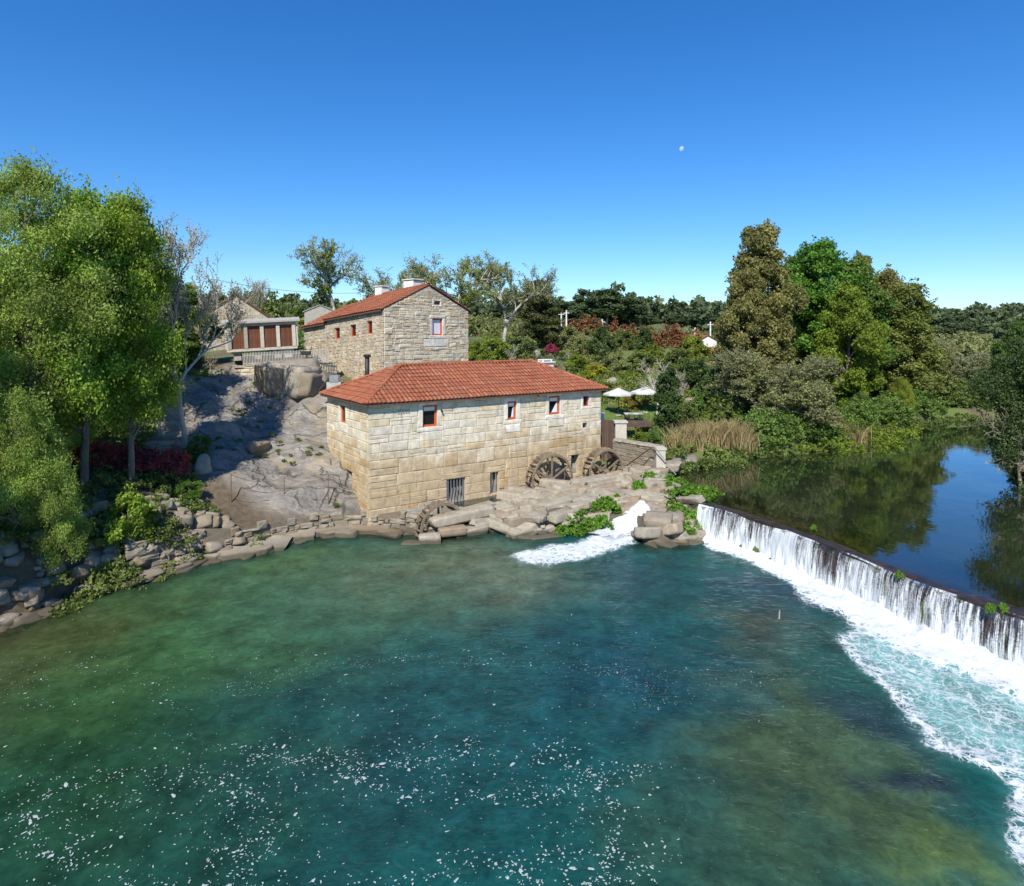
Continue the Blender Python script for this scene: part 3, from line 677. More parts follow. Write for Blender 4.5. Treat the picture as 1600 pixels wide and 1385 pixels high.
# ------------------------------------------------------------------ the mill
def build_mill():
    rg = random.Random(3); zb = .8; eave = 6.6 - zb; L, W = MILL_L, MILL_W
    root = thing('stone_mill', 'long cream granite watermill with hipped red tile roof standing over the river', 'mill', (A.x, A.y, zb), MILL_RZ)
    def front(px, py):
        k = (px-800)/FPX; t = (k*A.y - A.x)/(U.x - k*U.y); D = A.y + U.y*t; return t, CAMZ - (py-HZ)/FPX*D - zb
    def left(px, py):
        k = (px-800)/FPX; s = (A.x - k*A.y)/(-Vv.x + k*Vv.y); D = A.y + Vv.y*s; return s, CAMZ - (py-HZ)/FPX*D - zb
    def rect(fn, x0, y0, x1, y1):
        a = fn(x0, (y0+y1)/2)[0]; b = fn(x1, (y0+y1)/2)[0]; xm = (x0+x1)/2
        z1, z0 = fn(xm, y0)[1], fn(xm, y1)[1]; return (min(a, b), max(a, b), z0, z1)
    Wn = [rect(front, 660, 633, 683, 667), rect(front, 793, 627, 806.5, 656), rect(front, 857.5, 619, 874.5, 648)]
    Ws = rect(front, 911, 619, 919.5, 635); bars_ = rect(front, 698, 748, 727, 787); s2 = rect(front, 766, 738, 779, 771); s3 = rect(front, 892, 711, 904, 741); notch = rect(front, 910, 661, 917, 669)
    arch = (2.2, 3.6, -.9, .55)
    ops = Wn + [Ws, bars_, s2, s3, notch]
    lw = rect(left, 532.5, 634, 541, 661); ld = rect(left, 537.5, 735, 551, 781)
    # left wall frame: origin at back-left corner, running to A so that it faces outwards
    Lorg = Vector((0, W, 0)); Lrz = -math.pi/2
    lops = [(W-b, W-a, c, d) for a, b, c, d in (lw, ld)]
    mb = MB(); core_wall(mb, Vector((0, 0, 0)), 0, L, -1.0, eave, ops); core_wall(mb, Lorg + Vector((.003, 0, 0)), Lrz, W-.45, -1.0, eave-.002, [(a, b, c, d) for a, b, c, d in lops])
    core_wall(mb, Vector((L-.003, .45, 0)), math.pi/2, W-.9, -1.0, eave-.002, []); core_wall(mb, Vector((L, W, 0)), math.pi, L-.45, -1.0, eave, [])
    mb.obj('wall', M_mortar, root)
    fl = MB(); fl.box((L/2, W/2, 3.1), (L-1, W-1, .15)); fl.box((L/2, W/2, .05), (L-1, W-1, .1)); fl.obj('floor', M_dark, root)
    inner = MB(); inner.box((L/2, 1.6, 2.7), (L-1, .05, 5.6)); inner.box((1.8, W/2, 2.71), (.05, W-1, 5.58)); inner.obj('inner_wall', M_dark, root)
    # dressed stones round the windows
    frames = []
    for o in Wn:
        a, b, c, d = o; s = .26
        frames += [(a-s, a, c, d), (b, b+s, c, d), (a-s, b+s, d, d+.24), (a-s-.1, b+s+.15, c-.26, c), (a-.15, b+.3, c-.75, c-.26)]
    a, b, c, d = Ws; frames += [(a-.2, a, c, d), (b, b+.2, c, d), (a-.2, b+.2, d, d+.12), (a-.2, b+.2, c-.2, c)]
    for o in frames: place_block(root, BL_dress, o, (Vector((0, 0, 0)), 0), rg, .045, .012)
    lin = []
    for o in (bars_, s2, s3):
        a, b, c, d = o; lin += [(a-.35, b+.45, d, d+.34)]
    for o in lin: place_block(root, BL_mill, o, (Vector((0, 0, 0)), 0), rg, .05)
    nf = 0
    low = courses(L, -.9, 2.75, (.44, .64), (.7, 1.9), rg, ops + frames + lin)
    hi = courses(L, 2.75, eave, (.34, .56), (.45, 1.7), rg, ops + frames + lin)
    for rc in low + hi: place_block(root, BL_mill, rc, (Vector((0, 0, 0)), 0), rg, .034); nf += 1
    lfr = []
    a, b, c, d = lops[0]; lfr += [(a-.25, a, c, d), (b, b+.25, c, d), (a-.25, b+.25, d, d+.22), (a-.3, b+.3, c-.5, c)]
    for o in lfr: place_block(root, BL_dress, o, (Lorg, Lrz), rg, .045, .012)
    a, b, c, d = lops[1]; ll = [(a-.3, b+.35, d, d+.3)]
    for o in ll: place_block(root, BL_mill, o, (Lorg, Lrz), rg, .05)
    for rc in courses(W, -.9, 2.7, (.5, .68), (.9, 1.8), rg, lops + lfr + ll) + courses(W, 2.7, eave, (.40, .56), (.75, 1.5), rg, lops + lfr + ll):
        place_block(root, BL_mill, rc, (Lorg, Lrz), rg, .034); nf += 1
    print('MILL STONES', nf)
    for o in Wn: window_part(root, Vector((0, 0, 0)), 0, o, M_frame, .12, bars=False, fw=.11); 
    for o in Wn:                          # cafe curtain at the head and a white thing on the sill inside, as seen through the panes
        a, b, c, d = o; m = MB(); n = 9; x0, x1 = a+.12, b-.12; vs = []
        for i in range(n*2+1):
            x = x0 + (x1-x0)*i/(2*n); vs += [(x, .085, d-.12), (x, .085, d-.30-(.05 if i % 2 else 0))]
        m.add(vs, [(2*i, 2*i+1, 2*i+3, 2*i+2) for i in range(2*n)]); m.obj('curtain', M_white, root)
    a, b, c, d = Wn[1]; m = MB(); m.add([(b-.14, .088, d-.35), (b-.14, .088, c+.13), (a+.30, .088, c+.13), (b-.22, .088, c+.62)], [(0, 1, 2, 3)]); m.obj('curtain', M_curtain, root)
    a, b, c, d = Wn[2]; m = MB(); m.add([(b-.14, .088, d-.35), (b-.14, .088, c+.13), (a+.25, .088, c+.13), (b-.25, .088, c+.66)], [(0, 1, 2, 3)]); m.obj('curtain', M_curtain, root)
    window_part(root, Vector((0, 0, 0)), 0, Ws, M_redframe, .10, False, fw=.06)
    window_part(root, Lorg, Lrz, lops[0], M_frame, .10, False, fw=.10)
    # wooden door low on the end wall, planks as parts
    a, b, c, d = lops[1]; dr = thing('door', None, None, Lorg + Vector((.28, -(a+b)/2, (c+d)/2)), Lrz); dr.parent = root; n = 5
    pm = MB(); pm.box((0, 0, 0), ((b-a)/n-.012, .05, d-c)); pme = pm.mesh('plank', M_wood)
    for i in range(n): link('plank', pme, dr, ((i-(n-1)/2)*(b-a)/n, 0, 0), None, (1, 1, 1))
    # iron bars
    def barsf(o, n):
        a, b, c, d = o; g = MB(); g.tube((0, 0, c), (0, 0, d), .026, n=6); gm = g.mesh('bar', M_galv)
        for i in range(n): link('bar', gm, root, (a + (b-a)*(i+.6)/(n+.2), .07, 0))
    barsf(bars_, 6); barsf(s2, 2)
    # small fittings under the eave
    for px, py in ((688.5, 641), (838, 617)):
        t, z = front(px, py); f = MB(); f.box((t, -.08, z), (.05, .12, .06)); f.tube((t, -.10, z-.02), (t, -.2, z-.06), .04, .06); f.obj('spotlight', M_iron, root)
    t, z = front(776, 645); f = MB(); f.tube((t, -.02, z), (t, -.05, z), .16, .16, 10); f.obj('vent_cover', M_conc, root)
    t, z = front(630, 643); f = MB(); [f.box((t-.3+.15*i, -.052, z), (.08, .03, .2)) for i in range(5)]; f.obj('vent_grille', M_conc, root)
    # roof
    oh = .34; pitch = math.atan2(1.6, W/2); rise = 1.6; hr = rise/(W/2)
    roof = thing('roof', None, None); roof.parent = root; roof.location = (0, 0, eave)
    zr0 = .06 - oh*hr; cosp = math.cos(pitch); sl = (W/2+oh)/cosp; nrm_f = Vector((0, -math.sin(pitch), cosp))
    def slope(orig, du, dv):
        n = du.cross(dv); n = Vector((dv.x*-math.sin(pitch), dv.y*-math.sin(pitch), math.cos(pitch)))
        def fn(s, t, h): q = orig + du*s + dv*(t*math.cos(pitch)) + Vector((0, 0, t*math.sin(pitch))) + n*h; return tuple(q)
        return fn
    LL, WW = L+2*oh, W+2*oh; tm = WW/2/cosp
    hip = lambda Ls: (lambda s: max(0, min(tm, s/cosp, (Ls-s)/cosp)))
    hipe = lambda Ls: (lambda s: max(0, min(s/cosp, (Ls-s)/cosp)))
    X, Y = Vector((1, 0, 0)), Vector((0, 1, 0))
    parts = [tile_panel(0, LL, slope(Vector((-oh, -oh, zr0)), X, Y), hip(LL), seed=1),
             tile_panel(0, LL, slope(Vector((L+oh, W+oh, zr0)), -X, -Y), hip(LL), seed=2),
             tile_panel(0, WW, slope(Vector((-oh, W+oh, zr0)), -Y, X), hipe(WW), seed=3),
             tile_panel(0, WW, slope(Vector((L+oh, -oh, zr0)), Y, -X), hipe(WW), seed=4)]
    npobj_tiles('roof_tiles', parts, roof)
    m = MB(); z1 = zr0 + WW/2*hr; e = -.01
    c4 = [(-oh, -oh, zr0+e), (L+oh, -oh, zr0+e), (L+oh, W+oh, zr0+e), (-oh, W+oh, zr0+e), (-oh+WW/2, W/2, z1+e), (L+oh-WW/2, W/2, z1+e)]
    m.add(c4, [(0,1,5,4),(1,2,5),(2,3,4,5),(3,0,4)])
    m.add([(x, y, z-.07) for x, y, z in c4], [(4,5,1,0),(5,2,1),(5,4,3,2),(4,0,3)])
    for a, b in ((0, 1), (1, 2), (2, 3), (3, 0)):
        p, q = Vector(c4[a]), Vector(c4[b]); m.add([p, q, q-Vector((0, 0, .07)), p-Vector((0, 0, .07))], [(0,3,2,1)])
    m.obj('roof_deck', M_plank, roof)
    rd = MB()
    for a, b in ((c4[0], c4[4]), (c4[1], c4[5]), (c4[2], c4[5]), (c4[3], c4[4]), (c4[4], c4[5])):
        ridge_tiles(rd, Vector(a)+Vector((0, 0, .07)), Vector(b)+Vector((0, 0, .07)), .13, .38, rg)
    me = rd.mesh('ridge_tiles', M_tile); o = link('ridge_tiles', me, roof); o['kind'] = 'stuff'
    # cornice
    m = MB(); m.box((L/2, -.05, eave-.09), (L+.1, .16, .16)); m.box((-.053, W/2, eave-.088), (.16, W-.05, .16)); m.obj('cornice', M_dress, root)
    # chimney and flue
    ch = MB(); ch.box((15.0, 4.7, 6.6), (1.0, .7, 1.5)); ch.box((15.0, 4.7, 7.32), (1.2, .9, .08)); ch.box((15.0, 4.7, 7.48), (.85, .6, .07)); [ch.box((15+sx*.36, 4.7+sy*.24, 7.4), (.1, .1, .1)) for sx in (-1, 1) for sy in (-1, 1)]
    ch.obj('chimney', M_white, root)
    fp = MB(); fp.tube((2.3, 6.0, 5.6), (2.3, 6.0, 7.95), .135, .135, 12); fl_ = fp.obj('flue_pipe', M_iron, root, True)
    fc = MB(); fc.tube((2.3, 6.0, 7.9), (2.3, 6.0, 8.06), .22, .22, 12); fc.obj('flue_cap', M_iron, fl_, False)
    return root
mill = build_mill()

# ------------------------------------------------------------------ big house on the rock behind the mill
def build_house():
    rg = random.Random(9); G = Vector((-9.0, 45, 0)); zb = 5.2; g = Vector((.676, .737, 0)).normalized(); h = Vector((-g.y, g.x, 0)); GL = 8.14
    rz = math.atan2(g.y, g.x); root = thing('stone_house', 'tall tan stone house with plain gable and long red roof behind the mill', 'house', (G.x, G.y, zb), rz)
    eave, ridge = 11.9-zb, 13.72-zb; SH = -.088; S1, S2 = 7.4, 10.8
    def fr(px, py):
        k = (px-800)/FPX; t = (k*G.y - G.x)/(g.x - k*g.y); D = G.y + g.y*t; return t, CAMZ - (py-HZ)/FPX*D - zb
    def sd_(px, py):
        k = (px-800)/FPX; s = (k*G.y-G.x)/(h.x-k*h.y); D = G.y + h.y*s; return s, CAMZ-(py-HZ)/FPX*D - zb
    def rect(fn, x0, y0, x1, y1):
        a = fn(x0, (y0+y1)/2)[0]; b = fn(x1, (y0+y1)/2)[0]; xm = (x0+x1)/2; return (min(a, b), max(a, b), fn(xm, y1)[1], fn(xm, y0)[1])
    wins = [rect(fr, 675.5, 498, 691, 524), rect(fr, 677.5, 470.5, 687.5, 476.5), rect(fr, 629.5, 568.5, 641.5, 580)]
    mb = MB(); core_wall(mb, Vector((0, 0, 0)), 0, GL, -1.5, eave, wins[:1] + wins[2:], .5)
    # gable triangle, split round the attic vent
    def zr(x): return eave + (ridge-eave)*(1-abs(x-GL/2)/(GL/2))
    v = wins[1]
    def prism(poly):
        n = len(poly); mb.add([(x, .5, z) for x, z in poly] + [(x, 0, z) for x, z in poly], [tuple(range(n)), tuple(range(2*n-1, n-1, -1))] + [(i, n+i, n+(i+1) % n, (i+1) % n) for i in range(n)])
    prism([(0, eave), (v[0], eave), (v[0], zr(v[0])), (GL/2, ridge)] if v[0] > GL/2 else [(0, eave), (v[0], eave), (v[0], zr(v[0]))])
    prism([(v[1], eave), (GL, eave), (v[1], zr(v[1]))]); prism([(v[0], eave), (v[1], eave), (v[1], v[2]), (v[0], v[2])]); prism([(v[0], v[3]), (v[1], v[3]), (v[1], zr(v[1])), (v[0], zr(v[0]))])
    sw = [rect(sd_, 574, 502, 582, 522), rect(sd_, 548, 508, 556.5, 526), rect(sd_, 523.5, 513, 531.5, 530)]
    # side wall in frame running from the far end to the corner (faces -x)
    def shr(s): return SH*max(0, s)
    sidem = MB(); St = S2
    rs = [(0, S1, -1.5, eave)]; 
    def sq(o): return (o[0], o[1], o[2]-SH*(o[0]+o[1])/2, o[3]-SH*(o[0]+o[1])/2)
    swq = [sq(o) for o in sw]
    for o in swq: rs = rect_sub(rs, o)
    rs += [(S1, S2, -1.5, eave-.28)]
    for a, b, c, e in rs:
        k0, k1 = shr(a), shr(b)
        sidem.add([(0, a, c+k0), (.5, a, c+k0), (.5, b, c+k1), (0, b, c+k1), (0, a, e+k0), (.5, a, e+k0), (.5, b, e+k1), (0, b, e+k1)], [(0,3,2,1),(4,5,6,7),(0,1,5,4),(1,2,6,5),(2,3,7,6),(3,0,4,7)])
    sidem.add([(GL-.5, .5, -1.5), (GL, .5, -1.5), (GL, S2, -1.5), (GL-.5, S2, -1.5), (GL-.5, .5, eave), (GL, .5, eave), (GL, S2, eave+shr(S2)), (GL-.5, S2, eave+shr(S2))], [(0,3,2,1),(4,5,6,7),(0,1,5,4),(1,2,6,5),(2,3,7,6),(3,0,4,7)])
    sidem.add([(0, S2-.4, -1.5), (GL, S2-.4, -1.5), (GL, S2, -1.5), (0, S2, -1.5), (0, S2-.4, eave+shr(S2)), (GL, S2-.4, eave+shr(S2)), (GL, S2, eave+shr(S2)), (0, S2, eave+shr(S2)), (GL/2, S2-.4, ridge+shr(S2)-.3), (GL/2, S2, ridge+shr(S2)-.3)],
              [(0,1,5,8,4),(3,7,9,6,2),(0,4,7,3),(1,2,6,5)])
    for v_, f_ in ((mb.v, mb.f),): sidem.add(v_, f_)
    sidem.obj('wall', M_mortar, root)
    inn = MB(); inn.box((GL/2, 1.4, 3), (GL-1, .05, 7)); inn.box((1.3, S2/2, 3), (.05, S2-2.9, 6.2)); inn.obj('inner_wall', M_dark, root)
    # gable stones
    a, b, c, d = wins[0]; fr_ = [(a-.28, a, c, d), (b, b+.28, c, d), (a-.3, b+.3, d, d+.25), (a-.35, b+.4, c-.28, c), (a-.9, b+.5, c-.85, c-.28)]
    a, b, c, d = wins[1]; fr_ += [(a-.15, a, c, d), (b, b+.15, c, d), (a-.15, b+.15, d, d+.14), (a-.15, b+.15, c-.14, c)]
    F0 = (Vector((0, 0, 0)), 0)
    for o in fr_: place_block(root, BL_dress, o, F0, rg, .05, .012)
    quo = []; z = -.0; k = 0
    while z < eave-.1:
        hq = rg.uniform(.34, .46); hq = min(hq, eave-z); wq = .75 if k % 2 else .42
        quo += [(0, wq*rg.uniform(.85, 1.15), z, z+hq), (GL-wq*rg.uniform(.85, 1.15), GL, z, z+hq)]; z += hq; k += 1
    cnt = 0
    for o in quo:
        for r_ in [o]: place_block(root, BL_house, r_, F0, rg, .05); cnt += 1
    cs = courses(GL, 1.7, ridge, (.20, .36), (.28, .95), rg, wins + fr_ + quo)
    small = MB()
    for rc in cs:
        x0, x1, z0, z1 = rc; zc = min(zr(x0+.02), zr(x1-.02)) - .03
        if z0 > zc-.06: continue
        z1 = min(z1, zc)
        if z1-z0 < .08: continue
        if cnt < 292 and (x1-x0) > .3: place_block(root, BL_house, (x0, x1, z0, z1), F0, rg, .05); cnt += 1
        else: small.box(((x0+x1)/2, -.0, (z0+z1)/2), (x1-x0-.02, .08, z1-z0-.02), 0, a=rg.random(), jit=.008, rg=rg)
    print('HOUSE STONES', cnt)
    # rubble of the long side (too small to pick apart)
    for (s0, s1, top) in ((0, S1, eave), (S1, S2, eave-.28)):
        cs = courses(s1-s0, 0.5, top-.05, (.17, .32), (.2, .62), rg, [(o[0]-s0-.02, o[1]-s0+.02, o[2]-.02, o[3]+.02) for o in swq])
        for x0, x1, z0, z1 in cs:
            s = s0 + (x0+x1)/2; small.box((-.0 - rg.uniform(0, .015), s, (z0+z1)/2 + shr(s)), (.09, x1-x0-.025, z1-z0-.02), 0, a=rg.random(), jit=.018, rg=rg)
    o = small.obj('rubble_stones', M_rubble, root); o['kind'] = 'stuff'
    window_part(root, Vector((0, 0, 0)), 0, wins[0], M_redframe, .10, False, True, fw=.10)
    window_part(root, Vector((0, 0, 0)), 0, wins[1], M_redframe, .12, False, fw=.05); window_part(root, Vector((0, 0, 0)), 0, wins[2], M_redframe, .08, False, fw=.1)
    for o in sw:
        window_part(root, Vector((0, S2, 0)), -math.pi/2, (S2-o[1], S2-o[0], o[2], o[3]), M_redframe, .14, False, fw=.09)
    # roofs
    roof = thing('roof', None, None); roof.parent = root; roof.location = (0, 0, 0)
    pitch = math.atan2(ridge-eave, GL/2); cp, sp = math.cos(pitch), math.sin(pitch); oh = .32
    def leftslope(drop, s_off): 
        def fn(s, t, hh): y = s + s_off; return (-oh + t*cp - hh*sp, y, eave - oh*math.tan(pitch) + .07 + t*sp + hh*cp + shr(y) - drop)
        return fn
    def rightslope():
        def fn(s, t, hh): y = S1 - s; return (GL+oh - t*cp + hh*sp, y, eave - oh*math.tan(pitch) + .07 + t*sp + hh*cp + shr(y))
        return fn
    tm = (GL/2+oh)/cp
    parts = [tile_panel(-.05, S1+.1, leftslope(0, 0), lambda s: tm, seed=11), tile_panel(0, S1+.1, rightslope(), lambda s: tm, seed=12), tile_panel(0, S2-S1+.2, leftslope(.28, S1+.1), lambda s: tm, seed=13)]
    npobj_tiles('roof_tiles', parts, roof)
    dk = MB()
    for (sa, sb, dr) in ((0.0, S1+.1, 0), (S1+.1, S2+.2, .28)):
        for sx in (-1, 1):
            xa = -oh if sx < 0 else GL+oh; za = eave - oh*math.tan(pitch) + .05 - dr; zt = za + (GL/2+oh)*math.tan(pitch)
            q = [(xa, sa, za+shr(sa)), (GL/2, sa, zt+shr(sa)), (GL/2, sb, zt+shr(sb)), (xa, sb, za+shr(sb))]
            dk.add(q + [(x, y, z-.08) for x, y, z in q], [(0,1,2,3),(7,6,5,4),(0,4,5,1),(1,5,6,2),(2,6,7,3),(3,7,4,0)])
    dk.obj('roof_deck', M_plank, roof)
    rd = MB(); zt = eave + (GL/2)*math.tan(pitch) + .12; ridge_tiles(rd, (GL/2, 0, zt), (GL/2, S1+.1, zt+shr(S1+.1)), .13, .4, rg)
    o = rd.obj('ridge_tiles', M_tile, roof); o['kind'] = 'stuff'
    for (cx, cy, w, d_, z0, z1, cap) in ((GL*.50+.55, 2.6, .85, 1.2, ridge-.8, ridge+.52, .14), (GL*.52, 6.1, .7, .9, ridge-1.4, ridge+.15, .1)):
        c = MB(); c.box((cx, cy, (z0+z1)/2), (w, d_, z1-z0)); c.box((cx, cy, z1+.10), (w*1.18, d_*1.18, .07)); [c.box((cx+sx*w*.38, cy+sy*d_*.4, z1+.03), (.12, .12, .08)) for sx in (-1, 1) for sy in (-1, 1)]
        c.obj('chimney', M_white, root)
    return root
house = build_house()

# ------------------------------------------------------------------ weir and falls
def along(line, s):
    acc = 0
    for i in range(len(line)-1):
        a, b = Vector(line[i]), Vector(line[i+1]); L = (b-a).length
        if s <= acc+L or i == len(line)-2:
            t = (b-a)/L; return a + t*(s-acc), t
        acc += L
WL = sum((Vector(WEIR[i+1])-Vector(WEIR[i])).length for i in range(len(WEIR)-1))
def wetm():
    t = NT('wet weir stone'); p = t.pos(); g = t.noise(p, 3, 6, .7)
    c = t.ramp(g, [(.3, (.016,.011,.012)), (.55, (.045,.030,.028)), (.72, (.09,.06,.045))]); c = t.mix(t.rng(t.noise(p, 1.7, 4), .58, .75, 0, .5), c, (.05,.055,.015))
    b = t.bsdf(Base_Color=c, Roughness=.38, Normal=t.bump(t.noise(p, 14, 4, .7), .5, .03)); return t.done(b.outputs[0])
M_wet = wetm()
def build_weir():
    rg = random.Random(4); root = thing('weir', 'long dark stone weir slanting across the river with water spilling over its lip', 'weir', (WEIR[0][0], WEIR[0][1], 0))
    o0 = Vector((WEIR[0][0], WEIR[0][1], 0))
    face = MB(); n = int(WL/.35); vs = []
    for i in range(n+1):
        p, t = along(WEIR, WL*i/n); nn = Vector((t.y, -t.x)); 
        for z, off in ((-1.6, .30), (.1, .24), (.75, .12), (1.36, .04), (1.36, -.5), (-1.6, -.6)):
            q = p + nn*(off + (rg.uniform(-.05, .05) if z < 1.3 else 0)); vs.append((q.x-o0.x, q.y-o0.y, z))
    face.add(vs, [(i*6+k, i*6+6+k, i*6+7+k, i*6+k+1) for i in range(n) for k in range(5)]); face.obj('weir_wall', M_wet, root)
    s = 0
    while s < WL-.3:
        w = rg.uniform(.75, 1.25); wd = .42 + 1.9*float(smooth(11, 19, s)) + rg.uniform(-.05, .1); e = min(s+w, WL)
        a, ta = along(WEIR, s+.015); b, tb = along(WEIR, e-.015); na, nb_ = Vector((ta.y, -ta.x)), Vector((tb.y, -tb.x))
        zf = 1.51 + rg.uniform(-.05, .07); back = 1.535 - .012*wd; sk = Vector(ta)*wd*.35
        tq = [a+na*.1, b+nb_*.1, b-nb_*wd+sk, a-na*wd+sk]; zz = [zf, zf+rg.uniform(-.02, .02), back+rg.uniform(-.02, .02), back]
        m = MB(); c = (a+b)/2
        m.add([(q.x-c.x, q.y-c.y, z) for q, z in zip(tq, zz)] + [(q.x-c.x, q.y-c.y, 1.2) for q in tq], [(3,2,1,0),(0,1,5,4),(1,2,6,5),(2,3,7,6),(3,0,4,7)])
        for k_ in range(len(m.f)): m.f[k_] = m.f[k_][::-1]
        m.obj('crest_slab', M_wet, root).location = (c.x-o0.x, c.y-o0.y, 0); s = e
    return root
build_weir()
def fallm():
    t = NT('falling water'); u = t.n('UVMap').outputs[0]; s = t.n('SeparateXYZ', Vector=u); U_, V_ = s.outputs[0], s.outputs[1]
    den = t.attr('dens')
    a = t.noise(t.mapv(u, (7, .55, 1)), 1, 5, .65, .2); b = t.noise(t.mapv(u, (26, 1.3, 1)), 1, 4, .7); c = t.noise(t.mapv(u, (4, 5, 1)), 3, 5, .7)
    f = t.math('ADD', t.math('MULTIPLY', a, .5), t.math('ADD', t.math('MULTIPLY', b, .35), t.math('MULTIPLY', c, .22)))
    al = t.rng(t.math('ADD', f, t.math('MULTIPLY', t.math('SUBTRACT', den, .5), .55)), .50, .64)
    d = t.bsdf(Base_Color=t.ramp(b, [(.3, (.42,.47,.51)), (.6, (.76,.79,.80))]), Roughness=.35, Normal=t.bump(b, .8, .05))
    tr = t.n('BsdfTransparent'); gl = t.n('BsdfGlossy', Roughness=.15, Color=(.8, .85, .9)); m0 = t.n('MixShader'); m0.inputs[0].default_value = .10
    t.t.links.new(tr.outputs[0], m0.inputs[1]); t.t.links.new(gl.outputs[0], m0.inputs[2])
    m = t.n('MixShader'); t.set(m.inputs[0], al); t.t.links.new(m0.outputs[0], m.inputs[1]); t.t.links.new(d.outputs[0], m.inputs[2]); return t.done(m.outputs[0])
M_fall = fallm()
def build_falls():
    n = int(WL/.045); mz = 12; V = []; UVs = []; D_ = []
    ss = np.linspace(0, WL, n+1)
    for i, s in enumerate(ss):
        p, t = along(WEIR, s); nn = Vector((t.y, -t.x)); q0 = float(fbm([s*1.6], [0.], seed=5)[0]); q1 = float(fbm([s*9], [3.], seed=6)[0])
        gap = float(fbm([s*.8], [7.], seed=15, octv=5, gain=.75)[0])
        for k in range(mz+1):
            v = k/mz; fall = v*1.56; off = .06 + .34*math.sqrt(max(fall, 0)/1.5)*(1+.25*q0) + .03*q1*v + (.10*float(vnoise([s*5], [v*3], seed=8)[0])*v)
            q = p + nn*(off + .05*math.sin(s*1.3)); V.append((q.x, q.y, 1.545 - fall if k else 1.54)); UVs.append((s, v*1.6)); 
            left = float(smooth(13, 3, s)); D_.append(.55 + .34*gap*(1-.5*v) + .14*v*v + .14*left*(.3+v) - .06*(1-v)*(1-left))
    V = np.array(V); F = np.array([[i*(mz+1)+k, (i+1)*(mz+1)+k, (i+1)*(mz+1)+k+1, i*(mz+1)+k+1] for i in range(n) for k in range(mz)])
    me = npmesh('waterfall', V, F, M_fall, True, {'dens': D_}); uv = me.uv_layers.new(name='UVMap'); U2 = np.array(UVs, np.float32)[F.ravel()]; uv.data.foreach_set('uv', U2.ravel())
    tag(link('waterfall', me), 'white sheet of water falling over the weir lip', kind='stuff')
build_falls()

# ------------------------------------------------------------------ mill wheels
def build_wheel(name, label, pos, rad, wd, npad, rg, rz=MILL_RZ, lean=0):
    root = thing(name, label, 'water wheel', pos, rz); n = 40
    ring = MB(); vs = []
    for i in range(n):
        a = 2*math.pi*i/n
        for r_, y in ((rad-.10, -.03), (rad+.03, -.03), (rad+.03, .03), (rad-.10, .03)): vs.append((math.cos(a)*r_*(1+rg.uniform(-.004, .004)), y, math.sin(a)*r_))
    ring.add(vs, [(4*i+k, 4*i+(k+1) % 4, 4*((i+1) % n)+(k+1) % 4, 4*((i+1) % n)+k) for i in range(n) for k in range(4)])
    rm = ring.mesh('rim', M_wood)
    for s in (-1, 1): link('rim', rm, root, (0, s*wd/2, 0))
    pm = MB(); pm.box((0, 0, 0), (.26, wd*.97, .025)); pme = pm.mesh('paddle', M_wood)
    for i in range(npad):
        a = 2*math.pi*(i+rg.uniform(-.1, .1))/npad; link('paddle', pme, root, (math.cos(a)*(rad-.02), 0, math.sin(a)*(rad-.02)), (0, -a+.35, 0))
    sm = MB(); sm.box((0, 0, 0), (2*rad-.1, .06, .11)); sme = sm.mesh('spoke', M_wood)
    for s in (-1, 1):
        for a in (.25, .25+math.pi/3, .25+2*math.pi/3): link('spoke', sme, root, (0, s*(wd/2-.075) + a*.003, 0), (0, a+.3, 0))
    ax = MB(); ax.tube((0, -wd/2-.25, 0), (0, wd/2+.9, 0), .13, .13, 10); ax.obj('axle', M_wood, root)
    return root
rgw = random.Random(2)
def on_mill(t, off, z): q = A + U*t + NRM*off; return (q.x, q.y, z)
build_wheel('waterwheel', 'weathered wooden water wheel half sunk at the foot of the mill corner', on_mill(2.9, 2.35, .30), 1.22, .55, 24, rgw)
build_wheel('waterwheel', 'big weathered wooden water wheel against the middle of the mill wall', on_mill(11.15, .8, 1.36), 1.52, .62, 30, rgw)
build_wheel('waterwheel', 'weathered wooden water wheel at the far corner of the mill beside the plank gate', on_mill(15.3, 1.0, 1.38), 1.40, .62, 28, rgw)

